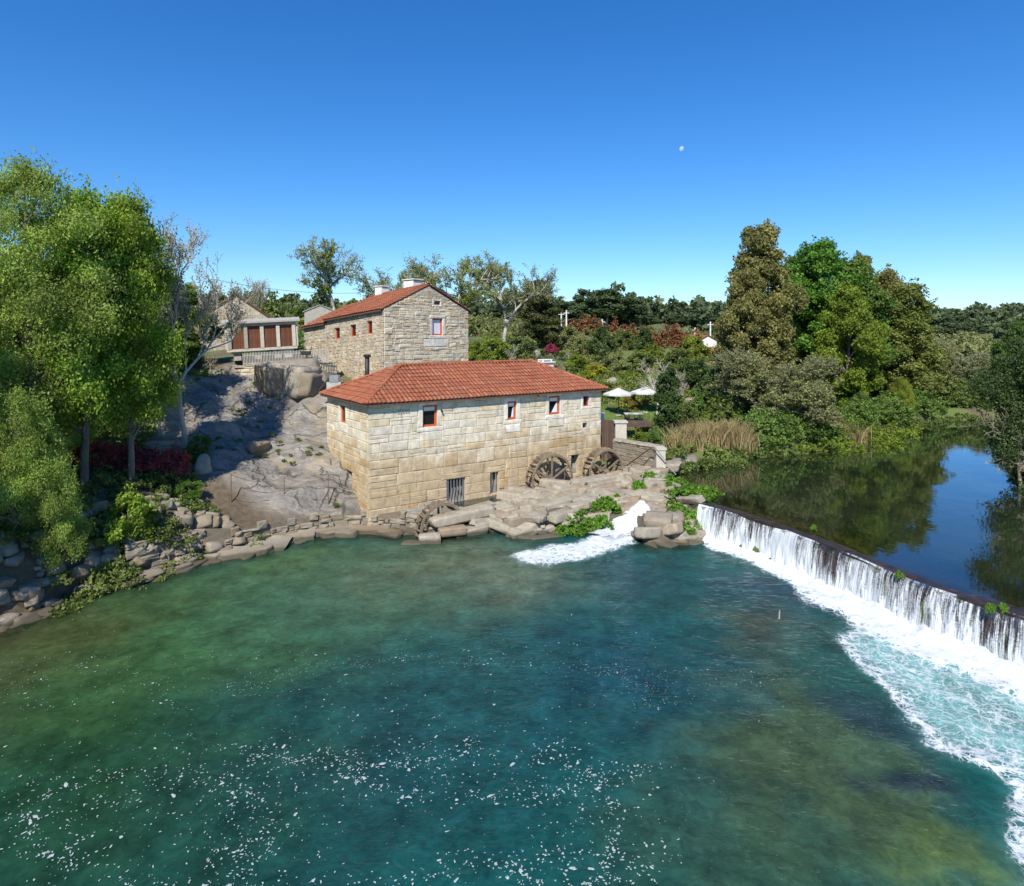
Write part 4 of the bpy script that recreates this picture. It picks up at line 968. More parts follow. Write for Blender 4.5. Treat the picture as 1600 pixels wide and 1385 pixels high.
# ------------------------------------------------------------------ stone causeway and slabs in front of the mill
def causeway():
    rg = random.Random(22); root = thing('stone_causeway', 'low rubble and slab causeway running along the water in front of the mill', 'causeway', (1, 34, .9))
    def sl(px, py, D, L, Wd, Th, deg, tilt=0, roll=0, lib=SLABS):
        q = P(px, py, D); o = link('slab', lib[rg.randrange(6)], root, (q.x-1, q.y-34, q.z-.9-Th*.45), (math.radians(roll), math.radians(tilt), math.radians(deg)), (L*1.05, Wd*1.05, Th*1.1)); return o
    sl(722, 800, 32.9, 3.3, .75, .45, 30, -4); sl(672, 836, 31.2, 1.0, .6, .42, 5); sl(643, 848, 31.0, .9, .5, .35, -5)
    sl(706, 824, 32.0, 1.3, .6, .4, 20); sl(735, 826, 32.4, 1.6, .6, .5, 25, -8); sl(760, 815, 33.0, 1.4, .6, .5, 35)
    sl(788, 818, 32.6, 1.9, .6, .4, -35, 10); sl(812, 836, 32.0, 1.2, .6, .45, -25, 6); sl(838, 826, 32.6, 1.6, .55, .4, 15, -6); sl(850, 838, 31.9, 1.5, .5, .35, 18)
    sl(770, 797, 34.3, 1.7, .8, .5, 40); sl(806, 800, 34.2, 1.5, .9, .5, 30); sl(840, 800, 34.2, 1.6, .9, .55, 34); sl(828, 812, 33.3, 1.2, .8, .5, -20)
    sl(868, 790, 34.8, 1.9, 1.0, .55, 34, 0); sl(905, 775, 35.8, 2.2, 1.1, .5, 36, 0); sl(940, 760, 36.9, 2.2, 1.2, .5, 30); sl(975, 752, 37.6, 2.2, 1.2, .5, 20); sl(1008, 750, 37.8, 1.9, 1.1, .45, 5)
    sl(890, 760, 37.0, 3.0, 1.2, .6, 34); sl(925, 748, 38.0, 2.8, 1.1, .6, 34); sl(862, 770, 36.3, 2.4, 1.1, .6, 34); sl(985, 742, 38.8, 2.0, 1.0, .4, 10)
    sl(800, 770, 36.6, 1.5, .7, .5, -30, 0); sl(856, 764, 37.4, 1.6, .6, .45, -35, 0); sl(830, 780, 35.9, 1.5, .8, .5, 30); sl(790, 784, 35.5, 1.1, .6, .5, 34)
    sl(963, 771, 35.4, 2.5, .45, .3, -28, 4); sl(935, 788, 34.4, .9, .8, .45, 10); sl(948, 775, 35.2, 1.5, .6, .4, -25)
    sl(1032, 789, 34.6, 1.3, .6, .5, 25, -6); sl(1005, 796, 34.0, 1.4, .6, .45, 28); sl(978, 792, 34.3, 1.0, .7, .55, 20); sl(1002, 804, 33.6, 2.0, .7, .35, -12, 4)
    sl(1020, 818, 32.6, .9, .8, .7, 10, 0, 0, BOUL); sl(1018, 832, 32.0, 1.2, .8, .6, 30, 0, 0, BOUL)
    sl(1015, 770, 36.2, 1.5, .8, .4, 25); sl(1040, 768, 36.4, 1.2, .8, .45, 12); sl(985, 770, 36.3, 1.4, .8, .4, 34)
    # rubble filling between them
    n = 0
    for _ in range(1600):
        if n > 240: break
        x, y = rg.uniform(-5.5, 9.8), rg.uniform(31.2, 39.8); loc = Vector((x, y, 0)) - A; t_, o_ = loc.dot(U), -loc.dot(Vv)
        if o_ < 1.75 + .25*math.sin(t_*1.3): continue
        if .8 < t_ < 4.6 and o_ < 4.2: continue
        if t_ > 12 and o_ < 1.2: continue
        if sdf([x], [y], LOWER)[0] > .35 or sdf([x], [y], UPPER)[0] > .2: continue
        if 4.9 < x < 7.2 and y < 34.3: continue
        if pdist([x], [y], WEIR)[0][0] < 1.0: continue
        s = rg.uniform(.3, .95); z = gz(x, y); lib = SLABS if rg.random() < .88 else BOUL
        link('stone', lib[rg.randrange(6)], root, (x-1, y-34, z-.9+s*.12), (rg.uniform(-.26, .26), rg.uniform(-.26, .26), MILL_RZ + rg.choice((0, 0, 0, 1.57, -.9)) + rg.uniform(-.3, .3)), (s*rg.uniform(1.3, 2.4), s*.85, s*.55)); n += 1
    return root
def _more(root):
    rg = random.Random(8)
    for px, py, D, w in [(1012,848,31.2,.9),(1030,838,31.7,1.1),(1048,846,31.3,.9),(1062,852,31.0,.7),(1075,846,31.4,.8),(1085,852,31.0,.6),(1040,858,30.8,.8),(1022,826,32.3,.9),(1055,830,32.2,1.0),(1072,832,32.0,.8),(1090,838,31.6,.7),(1030,812,33.0,1.0),(1060,812,33.2,.8),(1000,838,31.8,.7),(1018,862,30.6,.6)]:
        q = P(px, py, D); link('stone', (SLABS if rg.random() < .5 else BANKS)[rg.randrange(6)], root, (q.x-1, q.y-34, max(q.z, gz(q.x, q.y))-.9+.05), (rg.uniform(-.3, .3), rg.uniform(-.3, .3), rg.uniform(0, 6)), (w*1.2, w*.9, w*.6))
def named_slabs():
    for (px, py, D, L, W_, T, deg, tilt, lab) in [
        (724, 797, 33.1, 3.4, .6, .35, 33, -5, 'long pale stone beam lying beside the half sunk water wheel'),
        (812, 765, 36.9, 1.9, .55, .5, -28, 0, 'short square stone beam bridging the channel left of the big wheel'),
        (868, 752, 37.6, 1.9, .6, .5, -25, 0, 'square stone beam resting across the channel under the big wheel'),
        (1034, 783, 34.9, 1.5, .6, .55, 28, -5, 'reddish squared stone block tilted beside the tailrace plants')]:
        q = P(px, py, D); tag(link('stone_beam', SLABS[int(px) % 6], None, (q.x, q.y, q.z-T*.3), (0, math.radians(tilt), math.radians(deg)), (L, W_, T)), lab, 'stone beam')
_more(causeway())
named_slabs()
# water in the race under the wheels
mr = MB(); q = [on_mill(4.4, .05, .72), on_mill(16.4, .05, .72), on_mill(16.4, 2.4, .72), on_mill(10, 2.4, .72), on_mill(4.4, 2.2, .72)]
mr.add(q, [(0, 4, 3, 2, 1)]); tag(mr.obj('mill_race_water', M_upper), 'dark water in the race under the mill wheels', kind='structure')
def jet():
    c0, c1 = Vector((6.95, 33.9, 1.0)), Vector((4.2, 31.9, .03)); n, m = 26, 16; V = []; UVs = []; D_ = []; d = (c1-c0); sd2 = Vector((-d.y, d.x, 0)).normalized()
    for i in range(n+1):
        t = i/n; c = c0.lerp(c1, t); c.z = 1.0*(1-t)**1.7 + .06
        for k in range(m+1):
            v = k/m*2-1; w = .62 + .75*t; q = c + sd2*v*w; bump_ = (.22*(1-v*v)*(1-t*.6) + .10*float(vnoise([i*.7], [k*.8], seed=3)[0]))
            V.append((q.x, q.y, q.z + bump_*.8 - .25*abs(v)**4)); UVs.append((v*w*1.2, t*2.5)); D_.append(.95 - .8*max(0, t-.45)*abs(v) - .55*max(0, t-.6) - .35*abs(v)**6)
    F = np.array([[i*(m+1)+k, i*(m+1)+k+1, (i+1)*(m+1)+k+1, (i+1)*(m+1)+k] for i in range(n) for k in range(m)])
    me = npmesh('tailrace_water', V, F, M_fall, True, {'dens': D_}); uv = me.uv_layers.new(name='UVMap'); uv.data.foreach_set('uv', np.array(UVs, np.float32)[F.ravel()].ravel())
    tag(link('tailrace_water', me), 'white rush of water pouring out of the tailrace under a stone arch', kind='stuff')
jet()

# ------------------------------------------------------------------ river bank walls, steps, rail
def bank_wall():
    rg = random.Random(31); root = thing('bank_wall', 'rough stone bank wall between the water and the granite slab', 'bank wall', (-10, 31.5, 0)); n = 0
    line = offset_line(LSH[3:15], -.42); core = MB()
    def top(x): return float(np.interp(x, [-17.5, -15.5, -13.5, -12, -9, -6, -4], [1.1, 1.3, 1.25, .95, .8, .8, .8]))
    L = sum((Vector(line[i+1])-Vector(line[i])).length for i in range(len(line)-1)); m_ = 60; vs = []
    def base(s):                        # smoothed plan of the wall
        p = sum(((along(line, min(max(s+k*.5, 0), L))[0]) for k in (-2, -1, 0, 1, 2)), Vector((0, 0)))/5; p2 = sum(((along(line, min(max(s+.2+k*.5, 0), L))[0]) for k in (-2, -1, 0, 1, 2)), Vector((0, 0)))/5
        t = (p2-p).normalized(); return Vector((p.x+10, p.y-31.5, 0)), Vector((t.x, t.y, 0)), Vector((-t.y, t.x, 0)), p.x
    lean = .30
    for i in range(m_+1):
        p, t, nn, x = base(min(L*i/m_, L-.25)); tt = top(x)-.05
        for z, o in ((-.7, 0), (tt, lean), (tt, .9)): q = p+nn*o; vs.append((q.x, q.y, z))
    core.add(vs, [(i*3+k, (i+1)*3+k, (i+1)*3+k+1, i*3+k+1) for i in range(m_) for k in range(2)])
    for x0, x1, z0, z1 in courses(L-.3, -.45, 2.45, (.20, .46), (.22, 1.0), rg, []):
        p, t, nn, x = base((x0+x1)/2); tt = top(x) + .12*math.sin(x*3.1) + .1*math.sin(x*7.3)
        if z0 > tt-.1 or rg.random() < .20 + .25*(x < -13.5): continue
        dz = .10*math.sin((x0+x1)*.7) + rg.uniform(-.03, .03); z0 += dz; z1 = min(z1+dz, tt+rg.uniform(-.05, .14)); w = x1-x0; rz = math.atan2(t.y, t.x) + rg.uniform(-.09, .09)
        o = place_block(root, BL_bank, (-w/2, w/2, z0, z1), (p + nn*(.02+lean*((z0+z1)/2+.7)/(tt+.7)), rz), rg, .13, .03); o.rotation_euler[1] += rg.uniform(-.10, .10); o.rotation_euler[0] = rg.uniform(-.08, .08)
    core.obj('core', M_soil, root)
    for px_, py_, w_, e_ in ((398, 856, 2.8, .10), (450, 842, 2.4, .22), (372, 866, 1.9, .35), (520, 832, 2.2, .05), (575, 829, 1.9, -.1)):
        q = PZ(px_, py_, .05); link('slab', SLABS[px_ % 6], root, (q.x+10, q.y-31.5+.35, .08), (.10, .03, e_), (w_, 1.5, .42))
    for _ in range(46):                 # flat ledge rocks at the waterline
        s_ = rg.uniform(0, 13); p, t = along(LSH[3:15], s_); nn = Vector((-t.y, t.x)); q = p + nn*rg.uniform(-.35, .35); w = rg.uniform(.5, 1.7)
        link('stone', BANKS[rg.randrange(6)], root, (q.x+10, q.y-31.5, rg.uniform(-.1, .12)), (rg.uniform(-.12, .12), rg.uniform(-.15, .15), math.atan2(t.y, t.x)+rg.uniform(-.4, .4)), (w, rg.uniform(.5, 1.0), rg.uniform(.2, .42)))
    # tumbled stones farther along under the trees
    line = LSH[0:6]
    for _ in range(210):
        p, t = along(line, rg.uniform(0, 9.5)); nn = Vector((-t.y, t.x)); o = rg.uniform(-.3, 3.2)*rg.random()**.5; q = p + nn*o; s = rg.uniform(.2, .75)
        link('stone', BANKS[rg.randrange(6)], root, (q.x+10, q.y-31.5, gz(q.x, q.y)+s*.02), (rg.uniform(-.3, .3), rg.uniform(-.3, .3), rg.uniform(0, 6)), (s*1.3, s, s*.7))
bank_wall()
def blockwall(name, label, cat, p0, p1, z0, z1a, z1b, th, hh, ww, meshes, seed, mort=M_mortar, both=True):
    rg = random.Random(seed); p0, p1 = Vector((p0[0], p0[1], 0)), Vector((p1[0], p1[1], 0)); d = p1-p0; L = d.length; rz = math.atan2(d.y, d.x)
    root = thing(name, label, cat, (p0.x, p0.y, z0), rz); m = MB(); h0, h1 = z1a-z0, z1b-z0
    m.add([(0,0,0),(L,0,0),(L,th,0),(0,th,0),(0,0,h0),(L,0,h1),(L,th,h1),(0,th,h0)], [(0,3,2,1),(4,5,6,7),(0,1,5,4),(1,2,6,5),(2,3,7,6),(3,0,4,7)]); m.obj('core', mort, root)
    for x0, x1, a, b in courses(L, 0, max(h0, h1), hh, ww, rg, []):
        top = h0 + (h1-h0)*(x0+x1)/2/L
        if a > top-.1: continue
        place_block(root, meshes, (x0, x1, a, min(b, top)), (Vector((0, 0, 0)), 0), rg, .05)
    s = 0
    while s < L-.1:
        w = min(rg.uniform(.5, 1.0), L-s); zt = h0 + (h1-h0)*(s+w/2)/L
        link('cap_stone', SLABS[rg.randrange(6)], root, (s+w/2, th/2, zt+.04), (0, 0, 0), (w*1.0, th*1.25, .16)); s += w
    return root
g0, g1 = P(366, 0, 44.6), P(527, 0, 47.3)
blockwall('retaining_wall', 'rubble retaining wall below the granary and picket fence', 'retaining wall', g0, g1, 6.2, 7.75, 8.0, .5, (.22, .38), (.28, .75), BL_house, 51)
g0, g1 = P(958, 0, 41.9), P(1029, 0, 38.9)
blockwall('garden_wall', 'grey stone garden wall beside the far water wheel', 'garden wall', g0, g1, 1.0, 3.15, 3.2, .45, (.22, .36), (.28, .7), BL_bank, 52)
q = P(1023, 0, 38.9); m = MB(); m.box((0, 0, .95), (.55, .6, 2.15)); m.box((0, 0, 2.07), (.66, .7, .14)); m.box((0, 0, 1.2), (.552, .602, .02)); o = m.obj('stone_pier', M_granf); o.location = (q.x+.25, q.y-.25, 1.15); tag(o, 'pale squared stone pier ending the garden wall above the pond', 'pier')
q = P(969, 0, 43.2); m = MB(); m.box((0, 0, .8), (.75, .7, 2.3)); m.box((0, 0, 2.0), (.9, .85, .12)); o = m.obj('stone_pillar', M_granf); o.location = (q.x, q.y, 2.2); tag(o, 'stone gate pillar standing right behind the plank gate', 'pillar')
# plank gate
def gate():
    p0, p1 = P(940, 0, 42.6), P(959, 0, 42.0); d = Vector((p1.x-p0.x, p1.y-p0.y, 0)); L = d.length; rz = math.atan2(d.y, d.x); n = 7
    root = thing('plank_gate', 'tall dark upright plank gate between mill corner and garden wall', 'gate', (p0.x, p0.y, 1.7), rz)
    m = MB(); m.box((0, 0, 1.35), (L/n-.015, .04, 2.7)); me = m.mesh('plank', M_plank)
    for i in range(n): link('plank', me, root, ((i+.5)*L/n, 0, .03*(i % 2)))
    m = MB(); m.box((L/2, .05, .6), (L, .05, .1)); m.box((L/2, .05, 2.1), (L, .05, .1)); m.obj('rail', M_plank, root)
gate()
def steps():
    q = P(232, 0, 32.6); z0 = gz(q.x, q.y); root = thing('stone_steps', 'narrow flight of stone steps climbing under the trees behind the red shrubs', 'steps', (q.x, q.y, z0-.2), math.radians(8))
    rg = random.Random(5)
    for i in range(9): link('step', SLABS[rg.randrange(6)], root, (rg.uniform(-.05, .05), i*.36, .12+.2*i), (0, 0, rg.uniform(-.05, .05)), (1.25, .5, .24))
steps()
def rope_rail():
    pts = [P(361, 790, 31.9), P(444, 801, 32.9), P(513, 799, 33.7), P(572, 802, 34.2)]
    pts = [Vector((p.x, p.y, gz(p.x, p.y))) for p in pts]
    root = thing('rope_railing', 'thin iron posts linked by a sagging rope along the bank ledge', 'railing', pts[0]); b = pts[0]
    m = MB(); m.tube((0, 0, -.1), (0, 0, 1.45), .028, .022, 6); me = m.mesh('post', M_rust)
    for p in pts: link('post', me, root, p-b)
    for lv in (1.4, .35):
        for p, q_ in zip(pts[:-1], pts[1:]):
            r = MB(); n = 10; pr = None
            for i in range(n+1):
                t = i/n; c = p.lerp(q_, t) - b + Vector((0, 0, lv - .28*4*t*(1-t)*(.6 if lv < 1 else 1)))
                if pr is not None: r.tube(pr, c, .012, .012, 4, False)
                pr = c
            r.obj('rope', M_rust, root)
rope_rail()
r = MB(); a_, b_ = P(980, 727, 39.5), P(1016, 701, 38.7); r.tube(a_, b_, .03); c_ = Vector((b_.x+.3, b_.y-.2, b_.z-.15)); r.tube(b_, c_, .03); tag(r.obj('handrail', M_iron), 'thin dark handrail slanting in front of the garden wall', 'handrail')
r = MB(); r.tube(P(1022, 697, 38.0), P(1056, 742, 38.3), .045, .03, 6); tag(r.obj('leaning_pole', M_palebark), 'pale bamboo pole leaning from the pier into the pond', 'pole')
st = shore(1216, 978, -.2); r = MB(); r.tube((st[0], st[1], -.5), (st[0]+.06, st[1]+.02, .33), .045, .02, 6); tag(r.obj('driftwood_stick', M_palebark), 'lone pale stick poking upright out of the river pool', 'stick')
# galvanised box by the roof corner
q = P(523, 592, 40.5); m = MB(); m.box((0, 0, .0), (.55, .5, .45)); o = m.obj('metal_duct', M_galv); o.location = q; m = MB(); m.tube((-.28, 0, -.02), (-.95, -.1, -.75), .16, .10, 8); m.tube((.2, 0, -.2), (.25, 0, -.5), .12); m.obj('pipe', M_iron, o); m = MB(); m.box((0, .1, -.75), (.9, .7, 1.1)); o2 = m.obj('plinth', M_conc, o); tag(o, 'small shiny metal duct box on a plinth behind the mill roof corner', 'duct')

# ------------------------------------------------------------------ granary on the rock
def granary():
    a, b = P(356, 0, 44.9), P(464, 0, 46.5); d = Vector((b.x-a.x, b.y-a.y, 0)); L = d.length; rz = math.atan2(d.y, d.x); z0 = CAMZ-(551-HZ)/FPX*44.9; tilt = .055
    root = thing('granary', 'raised stone granary with four brown slatted panels on the rock', 'granary', (a.x, a.y, z0), rz); root.rotation_euler = (0, -tilt, rz)
    Hh = 1.95; Wd = 1.7; n = 4; pw = .24
    m = MB(); m.box((L/2, Wd/2, .09), (L+.1, Wd+.1, .18)); m.box((L/2, Wd/2, Hh-.09), (L+.06, Wd+.06, .18)); m.box((L+.02, Wd/2, Hh/2), (.2, Wd, Hh-.36)); m.box((-.02, Wd/2, Hh/2), (.2, Wd, Hh-.36)); m.obj('stone_frame', M_granf, root)
    pm = MB(); pm.box((0, 0, 0), (pw, .22, Hh-.36)); pme = pm.mesh('post', M_granf)
    for i in range(n+1): link('post', pme, root, (pw/2+.03 + i*(L-pw-.06)/n, .03, Hh/2))
    sp = (L-pw-.06)/n; ns = 11; sw = (sp-pw)/ns
    sm = MB(); sm.box((0, 0, 0), (sw*.84, .035, Hh-.36)); sme = sm.mesh('slat', M_slat)
    bk = MB(); bk.box((L/2, .2, Hh/2), (L-.3, .03, Hh-.36)); bk.obj('back_board', M_plank, root)
    for i in range(n):
        for k in range(ns): link('slat', sme, root, (pw+.03 + i*sp + (k+.5)*sw, .06+.01*(k % 2), Hh/2))
    rf = MB(); oh = .3
    for s in (-1, 1):
        y0, y1 = (-oh, Wd/2) if s < 0 else (Wd+oh, Wd/2)
        rf.add([(-oh, y0, Hh+.02), (L+oh, y0, Hh+.02), (L+oh, y1, Hh+.22), (-oh, y1, Hh+.22), (-oh, y0, Hh+.14), (L+oh, y0, Hh+.14), (L+oh, y1, Hh+.34), (-oh, y1, Hh+.34)], [(0,3,2,1),(4,5,6,7),(0,1,5,4),(1,2,6,5),(2,3,7,6),(3,0,4,7)])
    rf.obj('roof', M_conc, root)
    lg = MB(); lg.box((0, 0, -.35), (.5, 1.3, .55)); lg.box((0, 0, -.06), (.75, 1.6, .13)); lme = lg.mesh('support', M_granf)
    for x in (.6, 1.9, 3.3, L-.6): link('support', lme, root, (x, Wd/2, 0))
granary()
def picket():
    a, b = P(380, 0, 45.2), P(514, 0, 46.0); d = Vector((b.x-a.x, b.y-a.y, 0)); L = d.length; root = thing('picket_fence', 'low grey picket fence along the top of the rubble retaining wall', 'fence', (a.x, a.y, 7.75), math.atan2(d.y, d.x)); root.rotation_euler[1] = -.05
    m = MB(); x = 0; rg = random.Random(3)
    while x < L: m.box((x, .1, .5), (.05, .03, 1.0+rg.uniform(-.05, .05)), rg.uniform(-.05, .05)); x += .105
    o = m.obj('pickets', M_conc, root); o['kind'] = 'stuff'
    for z in (.25, .8): r = MB(); r.box((L/2, .13, z), (L, .03, .05)); r.obj('rail', M_conc, root)
picket()
q = P(478, 552, 45.0); m = MB(); m.box((0, 0, 0), (.62, .3, .26)); m.box((0, -.155, 0), (.5, .02, .18)); m.box((0, .2, -.4), (.08, .08, .8)); o = m.obj('meter_box', M_iron); o.location = q; tag(o, 'small black box fixed on the fence beside the granary', 'box')

# ------------------------------------------------------------------ outlying buildings
def old_house(name, label, apexpx, D, wpx, apexy, eavey, basey, depth, rz, M_w, roofmat, seed, overh=.2, door=False):
    rg = random.Random(seed); w = wpx/FPX*D/math.cos(rz); c = P(apexpx, 0, D); za, ze, zb = [CAMZ-(y-HZ)/FPX*D for y in (apexy, eavey, basey)]; zb -= .8
    root = thing(name, label, 'house', (c.x, c.y, zb), rz); m = MB(); e, a = ze-zb, za-zb
    m.add([(-w/2,0,0),(w/2,0,0),(w/2,0,e),(0,0,a),(-w/2,0,e),(-w/2,depth,0),(w/2,depth,0),(w/2,depth,e),(0,depth,a),(-w/2,depth,e)], [(0,1,2,3,4),(9,8,7,6,5),(1,6,7,2),(0,4,9,5)]); m.obj('wall', M_mortar if M_w is M_rubble else M_w, root)
    if M_w is M_rubble:
        s = MB()
        for x0, x1, z0, z1 in courses(w, .3, a, (.2, .36), (.25, .7), rg, []):
            top = e + (a-e)*(1-max(abs(x0-w/2), abs(x1-w/2))/(w/2))
            if z1 > top-.02: continue
            s.box(((x0+x1)/2-w/2, 0, (z0+z1)/2), (x1-x0-.025, .08, z1-z0-.02), 0, a=rg.random(), jit=.015, rg=rg)
        o = s.obj('rubble_stones', M_rubble, root); o['kind'] = 'stuff'
    for s_ in (-1, 1):
        hr = (a-e)/(w/2); L = w/2+overh; ang = math.atan(hr)
        if roofmat is M_tile:
            def fn(s, t, h, s_=s_): x = s_*(w/2+overh - t*math.cos(ang)) + s_*h*math.sin(ang); return (x, (s-.15) if s_ < 0 else depth+.15-s, e - overh*hr + .08 + t*math.sin(ang) + h*math.cos(ang))
            pv = tile_panel(0, depth+.3, fn, lambda s: L/math.cos(ang), seed=seed+s_)
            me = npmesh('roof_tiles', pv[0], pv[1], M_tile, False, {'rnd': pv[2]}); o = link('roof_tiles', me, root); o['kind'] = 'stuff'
        r = MB(); x0 = s_*(w/2+overh); z0 = e-overh*hr
        r.add([(x0,-.12,z0),(0,-.12,a),(0,depth+.12,a),(x0,depth+.12,z0),(x0,-.12,z0+.07),(0,-.12,a+.07),(0,depth+.12,a+.07),(x0,depth+.12,z0+.07)], [(0,1,2,3),(7,6,5,4),(0,4,5,1),(2,6,7,3),(3,7,4,0),(1,5,6,2)]); r.obj('roof_slab', M_conc if roofmat is M_conc else M_plank, root)
    if door:
        d = MB(); d.box((.3, -.03, 1.2), (.9, .08, 2.0)); d.obj('door', M_frame, root); d = MB(); d.box((-.9, -.03, 1.6), (.7, .08, .8)); d.obj('window', M_glass, root)
    return root
old_house('ruined_stone_house', 'old tan rubble stone gable house behind the granary', 368, 59, 92, 462, 498, 548, 8, math.radians(27), M_rubble, M_tile, 71)
old_house('small_house', 'small grey roofed house seen behind the long red roof', 500, 78, 46, 477, 487, 515, 8, math.radians(10), M_conc, M_conc, 72)
old_house('white_house', 'white house with red tile roof far beyond the garden hedge', 1106, 104, 30, 525, 533, 556, 8, math.radians(15), M_white, M_tile, 73, .3, True)

# ------------------------------------------------------------------ trees and plants
def unit(v): return v/(np.linalg.norm(v, axis=1, keepdims=True)+1e-9)
def leafgeo(rg, C, N, size, asp=.62, w=.7):
    n = len(C); nr = unit(N*w + rg.normal(size=(n, 3))*.75); r = unit(rg.normal(size=(n, 3)))
    t = unit(np.cross(nr, r)); b = np.cross(nr, t); s = (size*rg.uniform(.6, 1.35, n))[:, None]
    V = np.stack([C-t*s, C+b*s*asp+nr*s*.15, C+t*s, C-b*s*asp+nr*s*.15], 1).reshape(-1, 3)
    F = np.arange(4*n).reshape(-1, 4); return V, F, np.repeat(rg.random(n), 4)
def clumpleaves(rg, centers, dirs, k, crad, size, flat=.75, asp=.62, w=.7):
    n = len(centers); C = np.repeat(centers, k, 0); Dd = np.repeat(dirs, k, 0)
    o = rg.normal(size=(n*k, 3)); o = unit(o)*(rg.random((n*k, 1))**.5)*crad*np.repeat(rg.uniform(.6, 1.3, (n, 1)), k, 0); o[:, 2] *= flat
    V, F, lv = leafgeo(rg, C+o, unit(o*1.0/crad + Dd), size, asp, w)
    lv = np.clip(lv*.6 + np.repeat(np.repeat(rg.random(n), k), 4)*.4, 0, 1); return V, F, lv
def profile(shape, f):
    if shape == 'oval': return np.sin(np.pi*np.clip(f, .02, .98)**.85)**.65
    if shape == 'cone': return (1-f)**.75*.95 + .12
    if shape == 'tall': return np.sin(np.pi*np.clip(f, .03, .97)**.7)**.5*.9
    if shape == 'column': return np.sin(np.pi*np.clip(f, .06, .95))**.3
    if shape == 'spread': return np.sin(np.pi*np.clip(f*.8+.2, 0, .98))**.6
    return np.ones_like(f)
def tree_meshes(name, seed, h, r, base, shape, nl, nc, k, lsize, crad, mat, bark, tr, lrad=.38, asp=.62, flat=.75, w=.7, twigs=True):
    rg = np.random.default_rng(seed); f = (np.arange(nl)+rg.random(nl))/nl; an = np.arange(nl)*2.4 + rg.uniform(0, .9, nl); pr = profile(shape, f)
    dist = r*pr*rg.uniform(.35, .88, nl); lr = r*lrad*(.45+.55*pr)*rg.uniform(.75, 1.2, nl)
    LC = np.stack([dist*np.cos(an), dist*np.sin(an), base + (h-base)*f*.97 - 0*lr], 1); LC[:, 2] = np.minimum(LC[:, 2], h-lr*.6)
    wts = lr**2; idx = rg.choice(nl, nc, p=wts/wts.sum()); d = unit(rg.normal(size=(nc, 3))*[1, 1, .9] + [0, 0, .25])
    C = LC[idx] + d*lr[idx][:, None]*rg.uniform(.45, 1.12, (nc, 1))*np.array([1, 1, .85])
    ns = nc//5; si = rg.choice(nc, ns); sprig = C[si] + d[si]*crad*rg.uniform(.4, 1.3, (ns, 1)) + np.array([0, 0, .3])*crad
    V, F, lv = clumpleaves(rg, C, d, k, crad, lsize, flat, asp, w); V2, F2, lv2 = clumpleaves(rg, sprig, d[si], max(6, k//3), crad*.45, lsize, 1.2, asp, w)
    F = np.vstack([F, F2+len(V)]); V = np.vstack([V, V2]); lv = np.concatenate([lv, lv2]); crown = npmesh(name+'_crown', V, F, mat, False, {'lv': lv})
    S = []; nt = 9; pts = [np.array([0, 0, -.4])]; 
    for i in range(1, nt+1): pts.append(np.array([rg.normal()*.05*h*.25*i/nt, rg.normal()*.05*h*.25*i/nt, h*.86*i/nt]))
    for i in range(nt): S.append([*pts[i], *pts[i+1], tr*(1-i/nt)**.8+.02, tr*(1-(i+1)/nt)**.8+.02])
    for j in range(nl):
        z = max(base*.6, min(h*.8, LC[j, 2]-dist[j]*rg.uniform(.5, 1.1))); i = min(nt-1, int(z/(h*.86)*nt)); p0 = pts[i] + (pts[i+1]-pts[i])*(z/(h*.86)*nt-i)
        r0 = tr*.45*(1-z/h)+.03; pp = p0; 
        for q in range(1, 5):
            t = q/4; e = p0*(1-t) + LC[j]*t + np.array([0, 0, .12*dist[j]*math.sin(math.pi*t)]) + rg.normal(size=3)*.05*dist[j]; S.append([*pp, *e, r0*(1-(q-1)*.22), r0*(1-q*.22)]); pp = e
    if twigs:
        sel = rg.choice(nc, min(nc, 420), replace=False)
        for j in sel: S.append([*LC[idx[j]], *C[j], .035, .012])
    V, F = tubes(S, 6); return npmesh(name+'_trunk', V, F, bark, True), crown
def bare_segments(seed, h, levels=6, spread=.5, up=.25, r0=.22, lenf=.28, nb=(2, 4), forkz=.25, shrink=.72):
    rg = np.random.default_rng(seed); S = []; tips = []
    def grow(p, d, L, r, lev):
        n = 3; q = p
        for i in range(n):
            d = d + rg.normal(size=3)*.10 + np.array([0, 0, up*.08]); d /= np.linalg.norm(d); e = q + d*L/n; S.append([*q, *e, r*(1-.25*i/n), r*(1-.25*(i+1)/n)]); 
            if lev > 0 and lev < levels and i < n-1 and rg.random() < .8:
                s = d + rg.normal(size=3)*spread*1.2; s[2] += up*.5; s /= np.linalg.norm(s); grow(e, s, L*shrink*rg.uniform(.55, .9), r*.45, lev+1)
            q = e
        if lev < levels:
            for _ in range(rg.integers(*nb)):
                s = d + rg.normal(size=3)*spread; s[2] += up*.5; s /= np.linalg.norm(s); grow(q, s, L*shrink*rg.uniform(.75, 1.1), r*.62, lev+1)
        else: tips.append(q)
    d0 = np.array([rg.normal()*.06, rg.normal()*.06, 1.0]); grow(np.array([0, 0, -.3]), d0, h*lenf, r0, 0)
    S = np.array(S); z = S[:, 5].max(); S[:, :6] *= h/z; T = np.array(tips)*h/z; S[:, 6:] = np.maximum(S[:, 6:], .009); return S, T
